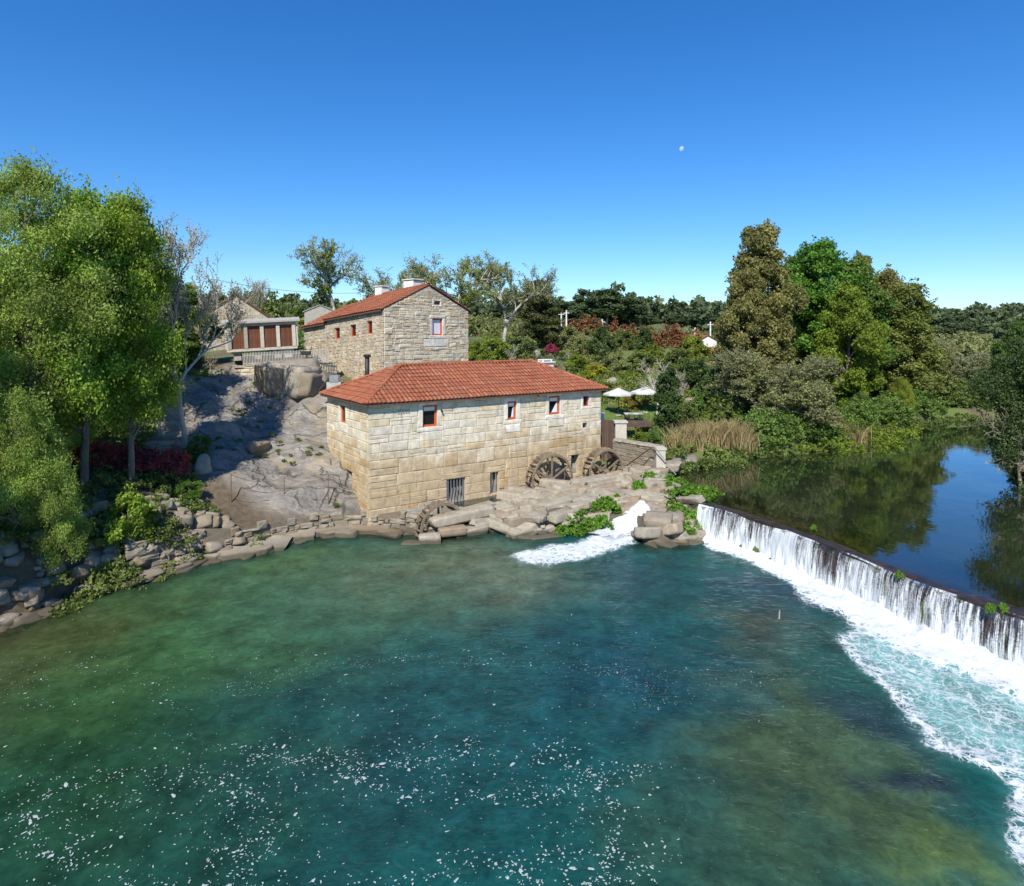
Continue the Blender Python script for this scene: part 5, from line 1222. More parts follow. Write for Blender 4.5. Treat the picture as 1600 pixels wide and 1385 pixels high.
def bare_meshes(name, seed, h, mat, levels=5, leaf=None, k=3, lsize=.1, minr=.012, **kw):
    S, T = bare_segments(seed, h, levels, **kw); S[:, 6:] = np.maximum(S[:, 6:], minr); big = S[:, 6] > .05
    V1, F1 = tubes(S[big], 7); V2, F2 = tubes(S[~big], 3); me = npmesh(name+'_trunk', np.vstack([V1, V2]), np.vstack([F1, F2+len(V1)]), mat, True); cr = None
    if leaf is not None:
        rg = np.random.default_rng(seed+1); fine = S[S[:, 6] <= .035][:, 3:6]; 
        if len(fine) > 9000: fine = fine[rg.choice(len(fine), 9000, replace=False)]
        V, F, lv = clumpleaves(rg, fine, np.tile([[0, 0, 1.]], (len(fine), 1)), k, .28*max(1, h/12), lsize); cr = npmesh(name+'_crown', V, F, leaf, False, {'lv': lv})
    print(name, len(S)); return me, cr
def remat(me, mat): return (me, mat)
def plant(name, label, cat, meshes, x, y, sc=1, rz=0, group=None, zoff=-.1, tilt=(0, 0), names=('trunk', 'crown')):
    root = thing(name, label, cat, (x, y, gz(x, y)+zoff), rz, group); root.rotation_euler = (tilt[0], tilt[1], rz); root.scale = sc if isinstance(sc, tuple) else (sc, sc, sc)
    for n_, me in zip(names, meshes):
        if me is None: continue
        o = link(n_, me[0] if isinstance(me, tuple) else me, root)
        if isinstance(me, tuple): o.material_slots[0].link = 'OBJECT'; o.material_slots[0].material = me[1]
    return root
def pp(px, D): return (px-800)/FPX*D, D

L_left = leafmat('fresh ash leaves', (.18,.27,.05), (.31,.41,.095), (.46,.54,.20), .45, var=.38)
L_left2 = leafmat('bright alder leaves', (.16,.25,.03), (.28,.38,.055), (.40,.48,.11), .45, var=.38)
L_dark = leafmat('dark evergreen leaves', (.035,.065,.02), (.065,.11,.03), (.11,.16,.045), .25)
L_olive = leafmat('olive brown foliage', (.13,.14,.045), (.24,.22,.075), (.38,.32,.14), .3)
L_brown = leafmat('russet olive foliage', (.12,.16,.04), (.20,.22,.055), (.30,.25,.08), .3)
L_green = leafmat('mid green foliage', (.07,.13,.03), (.13,.21,.045), (.20,.29,.07), .32)
L_yg = leafmat('yellow green foliage', (.12,.17,.02), (.21,.27,.035), (.32,.36,.06), .35)
L_grey = leafmat('grey green foliage', (.15,.175,.065), (.23,.26,.10), (.32,.34,.15), .3)
L_euc = leafmat('blue green eucalyptus leaves', (.06,.085,.045), (.10,.14,.065), (.16,.20,.10), .25)
L_red = leafmat('russet hedge leaves', (.16,.075,.035), (.25,.105,.05), (.30,.17,.08), .2)
L_mag = leafmat('magenta blossom', (.25,.02,.06), (.42,.05,.12), (.5,.12,.2), .2)
L_maroon = leafmat('dark red photinia leaves', (.13,.025,.03), (.30,.05,.06), (.48,.14,.14), .25)
L_under = leafmat('bank undergrowth leaves', (.08,.12,.03), (.15,.20,.05), (.25,.28,.10), .3)
L_herb = leafmat('water parsley leaves', (.08,.18,.02), (.15,.30,.035), (.24,.38,.07), .35)
L_tan = leafmat('dry reed blades', (.26,.19,.09), (.38,.29,.15), (.46,.38,.22), .2)
L_bud = leafmat('opening buds', (.18,.18,.06), (.26,.25,.09), (.30,.27,.12), .3)

T_left = tree_meshes('ash_tree', 301, 15.5, 4.3, 4.0, 'tall', 34, 2000, 36, .072, .72, L_left, M_bark, .26, .29, asp=.5)
T_alder = tree_meshes('alder_tree', 302, 14, 3.4, 3.0, 'tall', 32, 1650, 28, .085, .70, L_left2, M_bark, .22, .29)
T_droop = tree_meshes('willow_tree', 303, 8.0, 3.6, 1.0, 'spread', 30, 1500, 34, .068, .60, L_left, M_bark, .2, .26, asp=.5)
T_olive = tree_meshes('mimosa_tree', 304, 16, 4.2, 1.5, 'tall', 34, 1700, 40, .135, .70, L_olive, M_bark, .3, .25)
T_green = tree_meshes('oak_tree', 305, 15, 4.2, 1.5, 'oval', 32, 1600, 38, .14, .68, L_green, M_bark, .28, .28)
T_cone = tree_meshes('cypress_tree', 306, 15, 4.4, .5, 'cone', 34, 1500, 38, .14, .68, L_brown, M_bark, .25, .27)
T_euc = tree_meshes('eucalyptus_tree', 307, 15, 4.6, 5, 'spread', 13, 620, 34, .26, .95, L_euc, M_palebark, .2, .33)
T_shrub = tree_meshes('shrub', 308, 2.4, 1.4, .1, 'spread', 10, 230, 34, .075, .28, L_green, M_bark, .05, .38)
T_col = tree_meshes('column_shrub', 309, 5.2, .95, .2, 'column', 16, 420, 34, .085, .30, L_green, M_bark, .08, .55)
T_herb = tree_meshes('herb', 310, .55, .55, .05, 'spread', 7, 70, 22, .055, .13, L_herb, M_bark, .012, .4, twigs=False)
T_bare = bare_meshes('bare_tree', 401, 13, M_palebark, 6, L_bud, 1, .05, r0=.13, spread=.27, up=.6, lenf=.36, nb=(2, 4))
T_bare2 = bare_meshes('plane_tree', 404, 11, M_palebark, 6, L_yg, 1, .085, minr=.014, r0=.26, spread=.50, up=.35, lenf=.25, nb=(2, 4))
T_bareg = bare_meshes('fig_tree', 407, 5.5, M_palebark, 5, None, r0=.13, spread=.62, up=.35, lenf=.22, nb=(2, 4), minr=.014)
T_willow = bare_meshes('grey_willow', 410, 7.5, M_twig, 6, L_grey, 3, .085, minr=.012, r0=.10, spread=.62, up=.30, lenf=.12, nb=(3, 5))

def green(name, label, cat, meshes, px, D, top=None, rz=0, mat=None, h0=None, wsc=1.0, group=None, bark=None, zoff=-.1, tilt=(0, 0)):
    x, y = pp(px, D); z = gz(x, y)
    ms = list(meshes)
    if mat and ms[1] is not None: ms[1] = remat(ms[1], mat)
    if bark: ms[0] = remat(ms[0], bark)
    sc = 1.0
    if top is not None: sc = (CAMZ-(top-HZ)/FPX*D - z)/h0
    return plant(name, label, cat, ms, x, y, (sc*wsc, sc*wsc, sc*1.0), rz, group, zoff, tilt)

# the wood at the river bend, beside the camera
green('ash_tree', 'tallest fresh green ash at the picture edge leaning over the bank', 'tree', T_left, 48, 26.0, 232, .3, h0=15.9, wsc=.82)
green('alder_tree', 'green alder standing just behind the tallest ash', 'tree', T_alder, 132, 28.0, 282, 1.3, h0=14.2, wsc=.8)
green('alder_tree', 'bright green alder with round top nearest the bare tree', 'tree', T_alder, 205, 29.5, 290, 3.0, h0=14.2, wsc=.66)
green('alder_tree', 'slimmer green alder behind the bare pale tree', 'tree', T_alder, 185, 35.5, 320, 4.4, L_left, 14.2, .85)
green('evergreen_tree', 'dark leafy evergreen behind the bare tree above the rock', 'tree', T_green, 290, 46, 440, 1.0, L_green, 15.2, 1.3)
green('evergreen_tree', 'dark evergreen filling the shade beneath the alders', 'tree', T_green, 195, 41, 450, 2.0, L_green, 15.2, 1.5)
green('evergreen_tree', 'dark evergreen at the picture edge behind the ash', 'tree', T_green, 30, 38, 380, 2.6, L_green, 15.2, 1.2)
green('willow_tree', 'low bright willow hanging over the water at the picture edge', 'tree', T_droop, 22, 24.0, 600, 0.5, h0=8.2, wsc=.66)
green('willow_tree', 'low green willow drooping down to the bank rocks', 'tree', T_droop, 84, 24.6, 690, 2.2, None, 8.2, .60, zoff=-.3)
green('willow_tree', 'leafy green willow between the steps and the ash', 'tree', T_droop, 62, 28.0, 590, 4.0, h0=8.2, wsc=.8)
green('bare_tree', 'tall pale bare tree with forked trunk rising from the rock slab', 'tree', T_bare, 287, 34.3, 335, 0.6, h0=13, wsc=1.15, tilt=(0, -.03))
green('willow_tree', 'leafy green willow screening the trunks above the red row', 'tree', T_droop, 128, 31.0, 600, 1.4, h0=8.2, wsc=.45)
# trees off frame with shade and reflections in view; last added for shade
green('ash_tree', 'big ash just outside the picture edge shading the near bank', 'tree', T_left, -190, 21.5, 330, 2.1, h0=15.9, wsc=1.0)
green('ash_tree', 'second ash outside the picture edge behind the big one', 'tree', T_left, -140, 29.0, 280, 4.1, h0=15.9)

green('ash_tree', 'unseen ash added out of view to shade the dark corner of the pool', 'tree', T_left, -330, 17.8, 500, 1.1, h0=15.9)  # unseen ash put in to shade the near bank and water
# behind the buildings
green('plane_tree', 'airy spring green plane tree behind the long red roof', 'tree', T_bare2, 522, 70, 366, .4, L_yg, 11, .85, bark=M_palebark)
green('plane_tree', 'bare grey twiggy tree rising left of the gable apex', 'tree', T_bare2, 645, 76, 408, 1.9, L_grey, 11, 1.3, bark=M_twig)
green('plane_tree', 'tall half bare plane tree with pruned limbs behind the gable', 'tree', T_bare2, 722, 68, 390, 2.9, L_yg, 11, 1.15, bark=M_palebark)
green('plane_tree', 'bare plane tree with pale trunk between gable and dark cypress', 'tree', T_bare2, 785, 72, 402, 5.2, L_grey, 11, 1.0, bark=M_palebark)
green('plane_tree', 'thin bare tree standing behind the old rubble house', 'tree', T_bare, 395, 72, 432, 2.2, L_bud, 13, .9)
green('plane_tree', 'bushy green tree hiding behind the gable roof slope', 'tree', T_green, 700, 82, 470, 1.2, L_yg, 15.2, 1.2)
green('cypress_tree', 'dense round dark olive cypress standing alone beyond the mill roof', 'tree', T_olive, 840, 92, 437, 2.0, leafmat('dark cypress foliage', (.045,.06,.02), (.085,.10,.035), (.14,.13,.05), .15), 16, 1.5)

for i, (px, D, top, w, rz, lab) in enumerate([(912, 150, 452, .75, .3, 'slender eucalyptus just beyond the twin utility poles'), (948, 150, 452, 1.1, 1.2, 'tallest broad eucalyptus on the skyline beyond the garden'), (925, 165, 470, 1.2, 2.8, 'dark eucalyptus filling in behind the skyline group'), (985, 155, 468, 1.2, 2.2, 'rounded eucalyptus sloping down from the skyline group'),
        (1015, 160, 492, 1.3, 4.1, 'low eucalyptus closing the skyline group'), (1058, 170, 492, 1.5, 3.3, 'wispy eucalyptus above the russet hedge'), (1095, 165, 487, 1.4, 5.3, 'dark eucalyptus above the white house'), (775, 140, 478, 1.2, .8, 'dark eucalyptus glimpsed under the bare plane limbs'),
        (1470, 135, 495, 1.1, 1.9, 'dark pointed tree beyond the river bend, next to the russet cypress'), (1500, 150, 493, .9, 2.9, 'second pointed tree of the far river bend'), (1530, 170, 508, 1.2, 4.4, 'low dark tree on the far ridge beyond the bend'), (880, 135, 470, 1.3, 5.0, 'dark eucalyptus standing behind the twin utility poles')]):
    green('eucalyptus_tree', lab, 'tree', T_euc, px, D, top, rz, None, 15.2, w*1.9, group=None)

# the big stand across the pond
green('mimosa_tree', 'tall olive brown mimosa tree, highest of the stand across the pond', 'tree', T_olive, 1192, 59, 347, .9, None, 16.2, .95)
green('mimosa_tree', 'lower olive brown mimosa beside the tallest one', 'tree', T_olive, 1165, 56, 415, 2.9, None, 16.2, .80)
green('oak_tree', 'bright mid green tree rising behind the mimosa', 'tree', T_green, 1280, 64, 372, .2, leafmat('fresh oak leaves', (.06,.15,.02), (.11,.24,.035), (.18,.32,.05), .3), 15.2, 1.05)
green('oak_tree', 'mid green tree in the middle of the stand', 'tree', T_green, 1325, 66, 402, 2.1, leafmat('oak leaves', (.06,.12,.025), (.12,.20,.04), (.18,.27,.06), .3), 15.2, 1.1)
green('mimosa_tree', 'slim russet topped mimosa poking over the middle oak', 'tree', T_olive, 1345, 72, 393, 4.2, L_brown, 16.2, .6)
green('mulberry_tree', 'yellow green leafy tree in front of the stand', 'tree', T_green, 1325, 58.5, 440, 3.6, L_yg, 15.2, .9)
green('cypress_tree', 'conical russet green cypress ending the stand', 'tree', T_cone, 1420, 68, 440, 1.0, None, 15.2, 1.15)
green('cypress_tree', 'olive cypress between the middle oak and the russet one', 'tree', T_cone, 1385, 72, 418, 2.0, L_olive, 15.2, .9)
green('willow_tree', 'bright yellow green willow touching the water at the bend', 'tree', T_droop, 1410, 60.5, 588, 1.0, L_yg, 8.2, .8)
green('willow_tree', 'low green willow under the yellow green tree', 'tree', T_droop, 1345, 56.5, 610, 2.0, L_green, 8.2, .9)
green('grey_willow', 'wide grey green twiggy willow on the pond bank', 'tree', T_willow, 1195, 50, 540, .4, None, 7.5, 1.3)
green('grey_willow', 'paler twiggy willow leaning beside the yellow green tree', 'tree', T_willow, 1262, 51, 548, 2.4, L_grey, 7.5, 1.15)
green('mimosa_tree', 'dark bushy tree filling in behind the twiggy willow', 'tree', T_olive, 1140, 62, 520, 1.3, L_dark, 16.2, 1.1)
green('willow_tree', 'dark overhanging willow at the picture edge above the pond', 'tree', T_droop, 1640, 37, 500, 2.2, L_dark, 8.2, .9)
green('oak_tree', 'fresh green tree between mimosa and yellow green tree', 'tree', T_green, 1245, 70, 395, 5.2, L_green, 15.2, .9)
green('oak_tree', 'olive green tree closing the gap beside the russet cypress', 'tree', T_green, 1375, 76, 425, 1.2, L_left2, 15.2, 1.0)
# far bend
for i, (px, D, top, w, rz, mat, lab) in enumerate([(1490, 84, 530, .9, .1, L_grey, 'grey bare tree at the far bend of the pond'), (1530, 80, 545, .9, 1.8, L_grey, 'pale leaning bare tree over the far bend'), (1560, 92, 520, .8, 3.2, L_yg, 'thin yellowish tree at the far bend near the dark bank'), (1460, 92, 525, .8, 4.4, L_grey, 'bare grey tree behind the russet cypress')]):
    green('grey_willow', lab, 'tree', T_willow, px, D, top, rz, mat, 7.5, w, bark=M_palebark if i == 1 else None)
green('oak_tree', 'green tree on the far side of the bend by the picture edge', 'tree', T_green, 1590, 78, 500, .7, L_green, 15.2, 1.0)
green('oak_tree', 'shaded dark tree overhanging the pond at the picture edge', 'tree', T_green, 1650, 40, 500, 1.7, L_dark, 15.2, .8)
green('oak_tree', 'dark tree outside the picture edge over the pond', 'tree', T_green, 1790, 33, 430, 2.7, L_dark, 15.2, .9)
green('oak_tree', 'dark tree beyond the picture edge near the weir end', 'tree', T_green, 1960, 27, 400, 3.7, L_dark, 15.2, .9)
green('fig_tree', 'pale bare branches hanging over the pond at the dark bank', 'tree', T_bareg, 1598, 36, 625, 2.9, None, 5.5, .9, bark=M_twig, zoff=0)

# garden shrubs
for (px, D, r, h, mat, mesh, lab) in [
    (1042, 47.5, .95, 5.0, L_dark, 'col', 'narrow dark green columnar shrub on the pond bank'),
    (768, 62, 2.2, 2.8, L_yg, 'sh', 'bright yellow green shrub beside the gable wall'),
    (745, 60, 1.6, 2.4, L_yg, 'sh', 'small yellow green shrub touching the gable corner'),
    (815, 74, 2.4, 2.6, L_grey, 'sh', 'grey green mound shrub below the bare plane trunk'),
    (862, 86, 1.3, 1.3, L_mag, 'sh', 'round magenta flowering shrub above the mill chimney'),
    (885, 92, 2.2, 3.4, L_grey, 'sh', 'pale green shrub behind the magenta one'),
    (908, 88, 2.0, 3.0, L_grey, 'sh', 'grey green shrub beside the round dark one'),
    (942, 86, 2.4, 4.6, L_dark, 'sh', 'tall round dark green shrub in mid garden'),
    (1006, 98, 1.9, 4.0, L_dark, 'sh', 'round dark shrub in front of the russet hedge'),
    (1018, 92, 2.0, 2.4, L_yg, 'sh', 'low light green shrub below the round dark shrub'),
    (900, 72, 1.7, 1.6, L_yg, 'sh', 'yellow green cushion shrub above the roof end'),
    (930, 70, 1.6, 1.5, leafmat('golden shrub leaves', (.25,.26,.02), (.38,.38,.03), (.5,.48,.05), .35), 'sh', 'golden yellow shrub on the garden slope'),
    (912, 62, 1.4, 1.4, L_yg, 'sh', 'lime cushion shrub next to the slope path'),
    (962, 76, 1.8, 2.6, L_grey, 'sh', 'blue grey shrub right of the golden one'),
    (1000, 82, 2.3, 2.2, L_under, 'sh', 'spreading olive shrub in mid slope'),
    (1060, 86, 2.6, 3.0, L_under, 'sh', 'broad olive shrub behind the bare fig branches'),
    (1090, 66, 2.3, 3.2, L_dark, 'sh', 'dark shrub in the shade beside the bare branches'),
    (1120, 60, 2.4, 3.4, L_dark, 'sh', 'dark green shrub at the foot of the mimosa'),
    (1075, 49, 1.3, 1.8, L_under, 'sh', 'leafy shrub on the bank beside the columnar one'),
    (1095, 53, 1.6, 2.6, L_green, 'sh', 'green spiky shrub on the bank above the reeds'),
    (1022, 43.5, 1.0, 1.6, L_green, 'sh', 'green shrub behind the garden wall'),
    (1000, 44.5, 1.0, 1.2, L_yg, 'sh', 'light shrub below the terrace deck'),
    (985, 57, .9, 1.3, leafmat('mottled orange shrub', (.2,.14,.03), (.28,.2,.05), (.2,.25,.05), .3), 'sh', 'orange green shrub behind the garden table'),
    (948, 60, 1.0, 1.5, L_yg, 'sh', 'lime shrub right beside the mill roof end'),
    (830, 96, 2.5, 2.5, L_dark, 'sh', 'dark shrub at the foot of the lone cypress'),
    (855, 100, 2.2, 2.2, L_under, 'sh', 'olive shrub right of the lone cypress'),
    (975, 100, 2.2, 3.0, L_under, 'sh', 'olive shrub in front of the hedge, next to the tall dark one'),
    (1085, 100, 2.4, 3.4, L_yg, 'sh', 'pale green shrub below the end of the russet hedge')]:
    ms, h0, r0 = (T_col, 5.1, 1.1) if mesh == 'col' else (T_shrub, 2.3, 1.6)
    x, y = pp(px, D); m2 = remat(ms[1], mat); plant('garden_shrub', lab, 'shrub', (ms[0], m2), x, y, (r/r0, r/r0, h/h0), R.uniform(0, 6), names=('stem', 'foliage'))
green('fig_tree', 'pale bare fig tree spreading over the parasols', 'tree', T_bareg, 1025, 56, 556, .3, None, 5.5, 1.15)
green('fig_tree', 'pale bare branches right of the parasols', 'tree', T_bareg, 1068, 60, 575, 2.3, None, 5.5, .8)
green('fig_tree', 'grey bare shrub beside the magenta bush', 'tree', T_bareg, 888, 84, 545, 1.3, None, 5.5, 1.3)
green('fig_tree', 'bare branches reaching up beside the gable wall', 'tree', T_bareg, 795, 64, 535, 4.3, None, 5.5, 1.0)
green('fig_tree', 'small bare branching tree at the foot of the rock trees', 'tree', T_bareg, 330, 45, 540, 4.3, None, 5.5, .9, bark=M_twig)
# photinia row
for i, (px, D) in enumerate([(135, 29.5), (160, 30), (185, 30.4), (208, 30.8), (232, 31.1), (255, 31.4), (275, 31.8)]):
    x, y = pp(px, D); plant('red_shrub', 'dark red photinia bush in the clipped row below the stone steps', 'shrub', (T_shrub[0], remat(T_shrub[1], L_maroon)), x, y, (.55, .5, .62), i*1.3, 'row of dark red photinia bushes', names=('stem', 'foliage'))
# russet hedge, undergrowth, reeds, herbs
def field(name, label, pts, mat, lsize, dens, kind='stuff', seed=1, crad=.35, cat=None):
    rg = np.random.default_rng(seed); CC = []; DD = []
    for (x, y, r, h) in pts:
        z = gz(x, y); n = max(6, int(dens*r*r*(.6+h/2/max(r, .1)*.6))); d = unit(rg.normal(size=(n, 3)) + [0, 0, .5]); d[:, 2] = np.abs(d[:, 2])
        CC.append(np.array([x, y, z]) + d*np.array([r, r, h])*rg.uniform(.5, 1.05, (n, 1))); DD.append(d)
    C = np.vstack(CC); Dn = np.vstack(DD); V, F, lv = clumpleaves(rg, C, Dn, 22, crad, lsize); o = link(name, npmesh(name, V, F, mat, False, {'lv': lv})); print(name, len(F))
    tag(o, label, cat, kind=kind); return o
def line_pts(a, b, n, r, h, j, rg):
    out = []
    for i in range(n):
        t = (i+rg.random())/n; x, y = a[0]+(b[0]-a[0])*t, a[1]+(b[1]-a[1])*t; out.append((x+rg.uniform(-j, j), y+rg.uniform(-j, j), r*rg.uniform(.7, 1.3), h*rg.uniform(.7, 1.3)))
    return out
rg_ = random.Random(77)
o = field('russet_hedge', 'long russet red hedge along the top of the garden', line_pts(pp(870, 118), pp(1095, 104), 34, 1.4, 3.2, .3, rg_), L_red, .17, 14, seed=3, crad=.5); tag(o, None, 'hedge'); del o['kind']
field('bank_undergrowth', 'green undergrowth hanging over the pond bank', line_pts(pp(1165, 45.5), pp(1300, 50.5), 26, 1.2, 1.5, .5, rg_) + line_pts(pp(1180, 47), pp(1300, 53), 20, 1.4, 1.9, .6, rg_) + line_pts(pp(1300, 52), pp(1470, 66), 26, 1.5, 1.7, .7, rg_), L_green, .10, 26, seed=4)
field('bank_undergrowth', 'mixed undergrowth beyond the pond', line_pts(pp(1480, 68), pp(1600, 70), 22, 2.2, 2.4, 1.5, rg_) + line_pts(pp(1120, 52), pp(1250, 57), 20, 1.8, 2.2, 1, rg_) + line_pts(pp(1560, 88), pp(1700, 80), 16, 3, 4, 2, rg_), L_under, .14, 16, seed=5)
field('bank_undergrowth', 'shaded undergrowth on the dark side of the pond', line_pts(pp(1600, 52), pp(1690, 34), 20, 1.6, 1.8, .8, rg_) + line_pts(pp(1720, 32), pp(2100, 20), 16, 1.6, 2, .8, rg_), L_dark, .12, 16, seed=6)
field('bank_undergrowth', 'ivy and brambles covering the bank under the trees', [(*pp(rg_.uniform(-40, 330), D_), rg_.uniform(.4, 1.0), rg_.uniform(.3, .9)) for D_ in [rg_.uniform(23.5, 33) for _ in range(95)] if True] , L_under, .07, 46, seed=7, crad=.22)
field('hill_undergrowth', 'brush under the wood behind the rock', [(*pp(rg_.uniform(-120, 320), D_), rg_.uniform(.8, 1.8), rg_.uniform(.8, 2.0)) for D_ in [rg_.uniform(36, 58) for _ in range(80)]], L_green, .10, 16, seed=8)
_fw = []
for _ in range(420):
    D_ = rg_.uniform(150, 420); px_ = rg_.uniform(-300, 1900); _fw.append((*pp(px_, D_), rg_.uniform(3.5, 7)*D_/220, rg_.uniform(5, 10.5)*(1 if px_ < 1150 else .8)))
field('far_woodland', 'distant dark woodland covering the hills on the horizon', _fw, L_euc, .75, .9, seed=15, crad=1.6)
_fw = [(*pp(rg_.uniform(-250, 720), D_), rg_.uniform(2, 4), rg_.uniform(3, 6)) for D_ in [rg_.uniform(85, 140) for _ in range(60)]]
field('far_woodland', 'green woodland behind the village houses', _fw, L_under, .35, 2.2, seed=16, crad=.9)
x, y = pp(200, 27.2); plant('ivy_shrub', 'rounded mid green bush against the bank wall below the red row', 'shrub', (T_shrub[0], remat(T_shrub[1], L_left2)), x, y, (.85, .8, .95), 1, names=('stem', 'foliage'))
x, y = pp(295, 30.8); plant('ivy_shrub', 'low green ground plant spilling over the bank wall top', 'shrub', (T_shrub[0], remat(T_shrub[1], L_herb)), x, y, (.6, .5, .35), 2, names=('stem', 'foliage'))
x, y = pp(310, 34.0); plant('ivy_shrub', 'small leafy bush at the foot of the bare tree', 'shrub', (T_shrub[0], remat(T_shrub[1], L_green)), x, y, (.5, .5, .6), 2, names=('stem', 'foliage'))
field('garden_groundcover', 'patchy low plants covering the garden slope', [(*pp(rg_.uniform(750, 1140), D_), rg_.uniform(.5, 1.5), rg_.uniform(.3, 1.1)) for D_ in [rg_.uniform(58, 112) for _ in range(210)]], L_under, .11, 14, seed=9)
field('garden_groundcover', 'bright low plants in the garden beds', [(*pp(rg_.uniform(880, 1130), D_), rg_.uniform(.4, 1.2), rg_.uniform(.3, .9)) for D_ in [rg_.uniform(56, 105) for _ in range(90)]], L_yg, .10, 14, seed=10)
field('garden_groundcover', 'low plants between garden wall and terrace', [(*pp(rg_.uniform(1000, 1160), D_), rg_.uniform(.3, .9), rg_.uniform(.3, .9)) for D_ in [rg_.uniform(41, 51) for _ in range(70)]], L_under, .08, 30, seed=12, crad=.25)
field('garden_groundcover', 'grey green shrubs and heath above the lawn behind the houses', [(*pp(rg_.uniform(735, 900), D_), rg_.uniform(1.2, 2.4), rg_.uniform(1.2, 2.8)) for D_ in [rg_.uniform(98, 140) for _ in range(60)]], L_grey, .16, 9, seed=21)
field('garden_groundcover', 'olive brush on the upper garden terraces', [(*pp(rg_.uniform(900, 1150), D_), rg_.uniform(1.0, 2.0), rg_.uniform(.8, 2.2)) for D_ in [rg_.uniform(106, 145) for _ in range(80)]], L_grey, .15, 9, seed=22)
field('garden_groundcover', 'tan dry stems scattered in the garden', [(*pp(rg_.uniform(900, 1120), D_), rg_.uniform(.4, 1.0), rg_.uniform(.3, .8)) for D_ in [rg_.uniform(56, 100) for _ in range(50)]], L_tan, .09, 12, seed=23)
field('rock_plants', 'tufts and low weeds growing in the joints of the granite slab', [(rg_.uniform(-17.5, -8.5), rg_.uniform(33.5, 45), rg_.uniform(.06, .24), rg_.uniform(.04, .14)) for _ in range(80)], L_under, .045, 160, seed=24, crad=.10)
field('bank_undergrowth', 'grey green brush on the far side of the river bend', [(*pp(rg_.uniform(1440, 1680), D_), rg_.uniform(2, 3.5), rg_.uniform(3, 5.5)) for D_ in [rg_.uniform(88, 135) for _ in range(46)]], L_grey, .26, 4, seed=31, crad=.8)
field('bank_undergrowth', 'dark brush under the alders beside the steps', [(*pp(rg_.uniform(20, 225), D_), rg_.uniform(.7, 1.4), rg_.uniform(.8, 1.9)) for D_ in [rg_.uniform(33, 40) for _ in range(46)]], L_green, .085, 24, seed=32, crad=.3)
field('bank_undergrowth', 'ivy trailing over the bank wall and waterline rocks', [(*pp(rg_.uniform(10, 420), D_), rg_.uniform(.2, .6), rg_.uniform(.15, .5)) for D_ in [rg_.uniform(25.5, 30.8) for _ in range(80)]], L_under, .055, 95, seed=41, crad=.16)
_ub = [UPPER[len(WEIR)+1+i] for i in range(11)]
field('bank_undergrowth', 'low weeds fringing the millpond edge', sum([line_pts(_ub[i], _ub[i+1], max(5, int((Vector(_ub[i+1])-Vector(_ub[i])).length*2.2)), .45, .5, .35, rg_) for i in range(1, 10)], []), L_under, .075, 60, seed=51, crad=.2)
field('bank_undergrowth', 'fern and grass tangle between reeds and willows', [(*pp(rg_.uniform(1060, 1440), D_), rg_.uniform(.5, 1.1), rg_.uniform(.5, 1.3)) for D_ in [rg_.uniform(46, 60) for _ in range(110)]], L_yg, .09, 22, seed=52, crad=.25)
field('roof_ivy', 'leafy creeper behind the granary roof', [(*pp(px, 50), .8, 1.6+.4*(px > 400)) for px in range(385, 470, 8)], L_herb, .08, 40, seed=13)
def reeds(name, label, pts, h, n, seed):
    rg = np.random.default_rng(seed); V = []; F = []; lv = []
    for (x, y) in pts:
        z = gz(x, y)
        for _ in range(n):
            bx, by = x+rg.normal()*.35, y+rg.normal()*.35; hh = h*rg.uniform(.6, 1.25); dx, dy = rg.normal(size=2)*.28*hh; w = .03; b = len(V); a = rg.uniform(0, 3.14); cx, cy = math.cos(a)*w, math.sin(a)*w
            V += [(bx-cx, by-cy, z-.1), (bx+cx, by+cy, z-.1), (bx+dx*.4+cx*.7, by+dy*.4+cy*.7, z+hh*.65), (bx+dx*.4-cx*.7, by+dy*.4-cy*.7, z+hh*.65), (bx+dx*1.1, by+dy*1.1, z+hh*.98), (bx+dx*1.1-.004, by+dy*1.1, z+hh*.98)]
            F += [(b, b+1, b+2, b+3), (b+3, b+2, b+4, b+5)]; lv += [rg.random()]*6
    tag(link(name, npmesh(name, V, F, L_tan, False, {'lv': lv})), label, kind='stuff')
reeds('dry_reeds', 'tan dry reeds along the pond edge', [pp(px, 43.0+(px-1050)*.018) for px in range(1052, 1168, 4)] + [pp(px, 44+(px-1050)*.02) for px in range(1070, 1165, 6)], 1.5, 55, 3)
reeds('dry_reeds', 'second patch of tan reeds beside the green undergrowth', [pp(px, 50.5) for px in range(1296, 1345, 6)], 1.5, 40, 4)
# herbs among the stones: countable clumps, alike
hb = [(893,812,33.2),(880,832,32.4),(905,828,32.5),(930,800,34.0),(946,797,34.2),(958,806,33.7),(922,818,33.0),(940,820,32.9),(965,786,35.0),(1000,775,36.0),(1015,762,37.0),(1045,762,37.0),(1062,768,36.4),(1078,772,36.2),(1092,775,36.0),(1105,782,35.2),(1112,792,34.4),(1068,800,34.0),(1060,822,32.6),(1078,828,32.4),(1050,812,33.4),(1085,800,34.0),(1098,806,33.6),(1072,842,31.6),(1055,792,34.6),(908,806,33.6),(870,822,33),(1085,786,35.2),(1040,778,36),(1100,792,34.6)]
for i, (px, py, D) in enumerate(hb):
    x, y = pp(px, D); s = R.uniform(.8, 1.35); rt = thing('water_parsley', 'bright green water parsley clump rooted among the causeway stones', 'plant', (x, y, max(gz(x, y), CAMZ-(py-HZ)/FPX*D-.25)), i, 'water parsley clumps on the causeway and weir end'); rt.scale = (s, s, s*R.uniform(.7, 1.1)); link('foliage', T_herb[1], rt)
